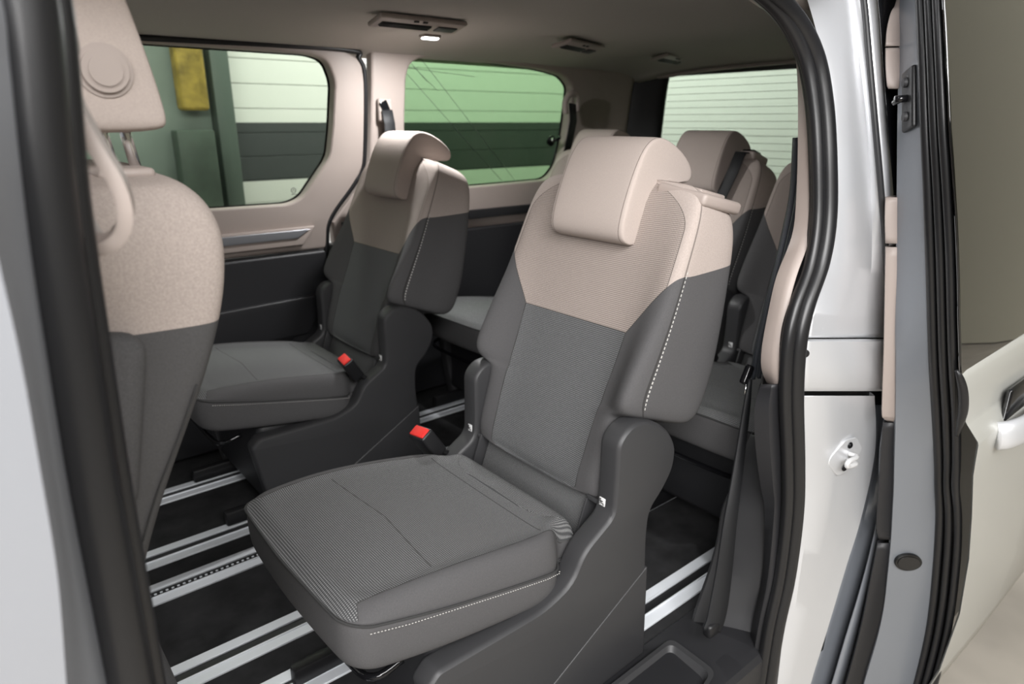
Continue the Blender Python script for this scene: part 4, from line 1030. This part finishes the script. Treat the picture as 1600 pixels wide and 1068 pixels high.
# oval grommet low on the edge
cA, cB, n, upv = edge_n(876); cc = cA*0.58+cB*0.42
upv = (upv-n*upv.dot(n)).normalized(); rt = upv.cross(n); Rn = Matrix((rt, upv, n)).transposed()
def oval(c, a, b, rot, depth, mat, nm):
    ol = [(a*math.cos(t*2*PI/32), b*math.sin(t*2*PI/32)) for t in range(32)]
    me = prism_mesh(ol, (), depth, 0.001); me.transform(Matrix.Rotation(rot, 4, 'Z')); me.transform(Rn.to_4x4()); me.transform(Matrix.Translation(c))
    under(link_mesh(nm, me, mat, None, True), sd)
oval(cc+n*0.003, 0.041, 0.026, -0.75, 0.008, M['hole'], 'grommet_rim'); oval(cc+n*0.0075, 0.035, 0.021, -0.75, 0.002, M['black_gloss'], 'grommet')
# raised bead on the edge
# door handle
hx = at(1552, 680, 0.362)
o = bm_obj('handle_recess', rbox_bm((hx.x+0.13, 0.360, hx.z+0.060), (0.19, 0.012, 0.075), 0.007, 3), M['black_gloss'], split=60); under(o, sd)
hp_ = catmull([(hx.x+0.002, 0.356, hx.z), (hx.x+0.02, 0.340, hx.z+0.004), (hx.x+0.08, 0.328, hx.z+0.006), (hx.x+0.2, 0.328, hx.z+0.006), (hx.x+0.26, 0.352, hx.z+0.002)], 6)
hd = bm_obj('door_handle', tube_bm(hp_, lambda t: 0.033, 16, None, False, True, 0.5), M['silver_paint']); under(hd, sd)

# ================================================================== GARAGE AROUND THE VAN
GZ = -0.52
conc = simple('garage_concrete', (0.46, 0.42, 0.36), 0.7, nscale=3, namt=0.12)
o = bm_obj('garage_floor', rbox_bm((1, 0, GZ-0.05), (16, 14, 0.1), 0.0, 1), conc, smooth=False); tag(o, 'beige concrete garage floor outside the van', kind='structure')
def panel_wall_mat(name, axis):
    m, nt, bs = new_mat(name); bs.inputs['Roughness'].default_value = 0.5
    tc = nt.nodes.new('ShaderNodeNewGeometry'); sp_ = nt.nodes.new('ShaderNodeSeparateXYZ'); nt.links.new(tc.outputs['Position'], sp_.inputs[0])
    z = E(nt, sp_.outputs[2]); band = z.lt(1.165).min(z.gt(0.80))
    nt.links.new(mixc(nt, band, (0.73, 0.73, 0.70), (0.050, 0.055, 0.058)), bs.inputs['Base Color']); return m
pw = panel_wall_mat('white_panel_wall_with_dark_band', 'x')
# sectional panels are boards with real grooves
def board_wall(name, lab, P0, P1, z0, z1, pitch, mat, th=0.06):
    P0 = Vector(P0); P1 = Vector(P1); d = (P1-P0); L = d.length; d.normalize(); n_ = Vector((-d.y, d.x, 0))
    bm = bmesh.new(); z = z0
    R_ = Matrix((d, n_, Vector((0, 0, 1)))).transposed()
    while z < z1:
        c = (P0+P1)/2; rbox_bm((c.x, c.y, z+pitch/2), (L, th, pitch-0.004), 0.002, 1, R_, bm); z += pitch
    c = (P0+P1)/2; rbox_bm((c.x+n_.x*0.02, c.y+n_.y*0.02, (z0+z1)/2), (L, th*0.3, z1-z0), 0, 1, R_, bm)
    o = bm_obj(name, bm, mat, None, False); tag(o, lab, kind='structure'); return o
board_wall('wall_back', 'white sectional garage wall with a dark band, beyond the far windows', (-4, 4.6, 0), (7.2, 4.6, 0), GZ, 3.9, 0.1475, pw)
plainw = simple('white_panel_wall', (0.74, 0.74, 0.72), 0.5)
board_wall('wall_rear', 'white sectional garage door behind the tailgate', (4.4, 1.6, 0), (4.4, 4.56, 0), GZ, 3.9, 0.2, plainw)
o = bm_obj('wall_side', rbox_bm((6.65, -1.4, 1.7), (0.1, 7.5, 4.4), 0, 1), simple('olive_wall', (0.40, 0.38, 0.30), 0.8), smooth=False); tag(o, 'plain olive wall beside the white garage door', kind='structure')
o = bm_obj('wall_near', rbox_bm((1, -5.2, 1.7), (12, 0.1, 4.4), 0, 1), simple('olive_beige_wall', (0.46, 0.43, 0.34), 0.8), smooth=False); tag(o, 'plain beige garage wall behind the photographer', kind='structure')
# things seen through the large window
def P4(px, py): return at(px, py, 4.3)
x0 = P4(340, 180).x; x1 = P4(372, 250).x
post = bm_obj('steel_post', rbox_bm(((x0+x1)/2, 4.35, 1.3), (abs(x1-x0)+0.02, 0.14, 3.6), 0.01, 2), simple('green_grey_post_paint', (0.085, 0.11, 0.095), 0.5), split=40)
tag(post, 'grey green steel door post beside the white panel wall, seen through the large window', 'post')
x0 = P4(272, 120).x; x1 = P4(316, 120).x
yel = simple('worn_yellow_paint', (0.27, 0.19, 0.035), 0.6, nscale=9, namt=0.6)
bl = bm_obj('yellow_bumper', rbox_bm(((x0+x1)/2, 4.28, 1.96), (x1-x0, 0.12, 1.46), 0.02, 3), yel, split=40)
tag(bl, 'worn yellow wooden bumper post seen through the large window', 'bumper')
bb = bm_obj('black_bumper', rbox_bm(((x0+x1)/2+0.05, 4.45, 1.9), (x1-x0+0.16, 0.05, 1.7), 0.02, 3), simple('black_rubber_pad', (0.012, 0.013, 0.012), 0.6), split=40)
tag(bb, 'black rubber pad behind the yellow bumper post', 'pad')
x2 = P4(225, 120).x
g2 = bm_obj('green_steel_door', rbox_bm((x2-0.6, 4.40, 1.0), (1.9, 0.05, 3.0), 0.01, 2), simple('pale_green_wall_paint', (0.22, 0.26, 0.235), 0.5, nscale=2), split=40)
tag(g2, 'pale grey green steel door left of the yellow bumper', 'door')
lo = bm_obj('green_crate', rbox_bm(((P4(285, 300).x+P4(335, 300).x)/2, 4.25, 0.55), (P4(338, 300).x-P4(280, 300).x, 0.12, 1.15), 0.01, 2), simple('dark_green_paint', (0.045, 0.062, 0.048), 0.5, nscale=4, namt=0.4), split=40)
tag(lo, 'dark green metal cabinet below the yellow bumper', 'cabinet')
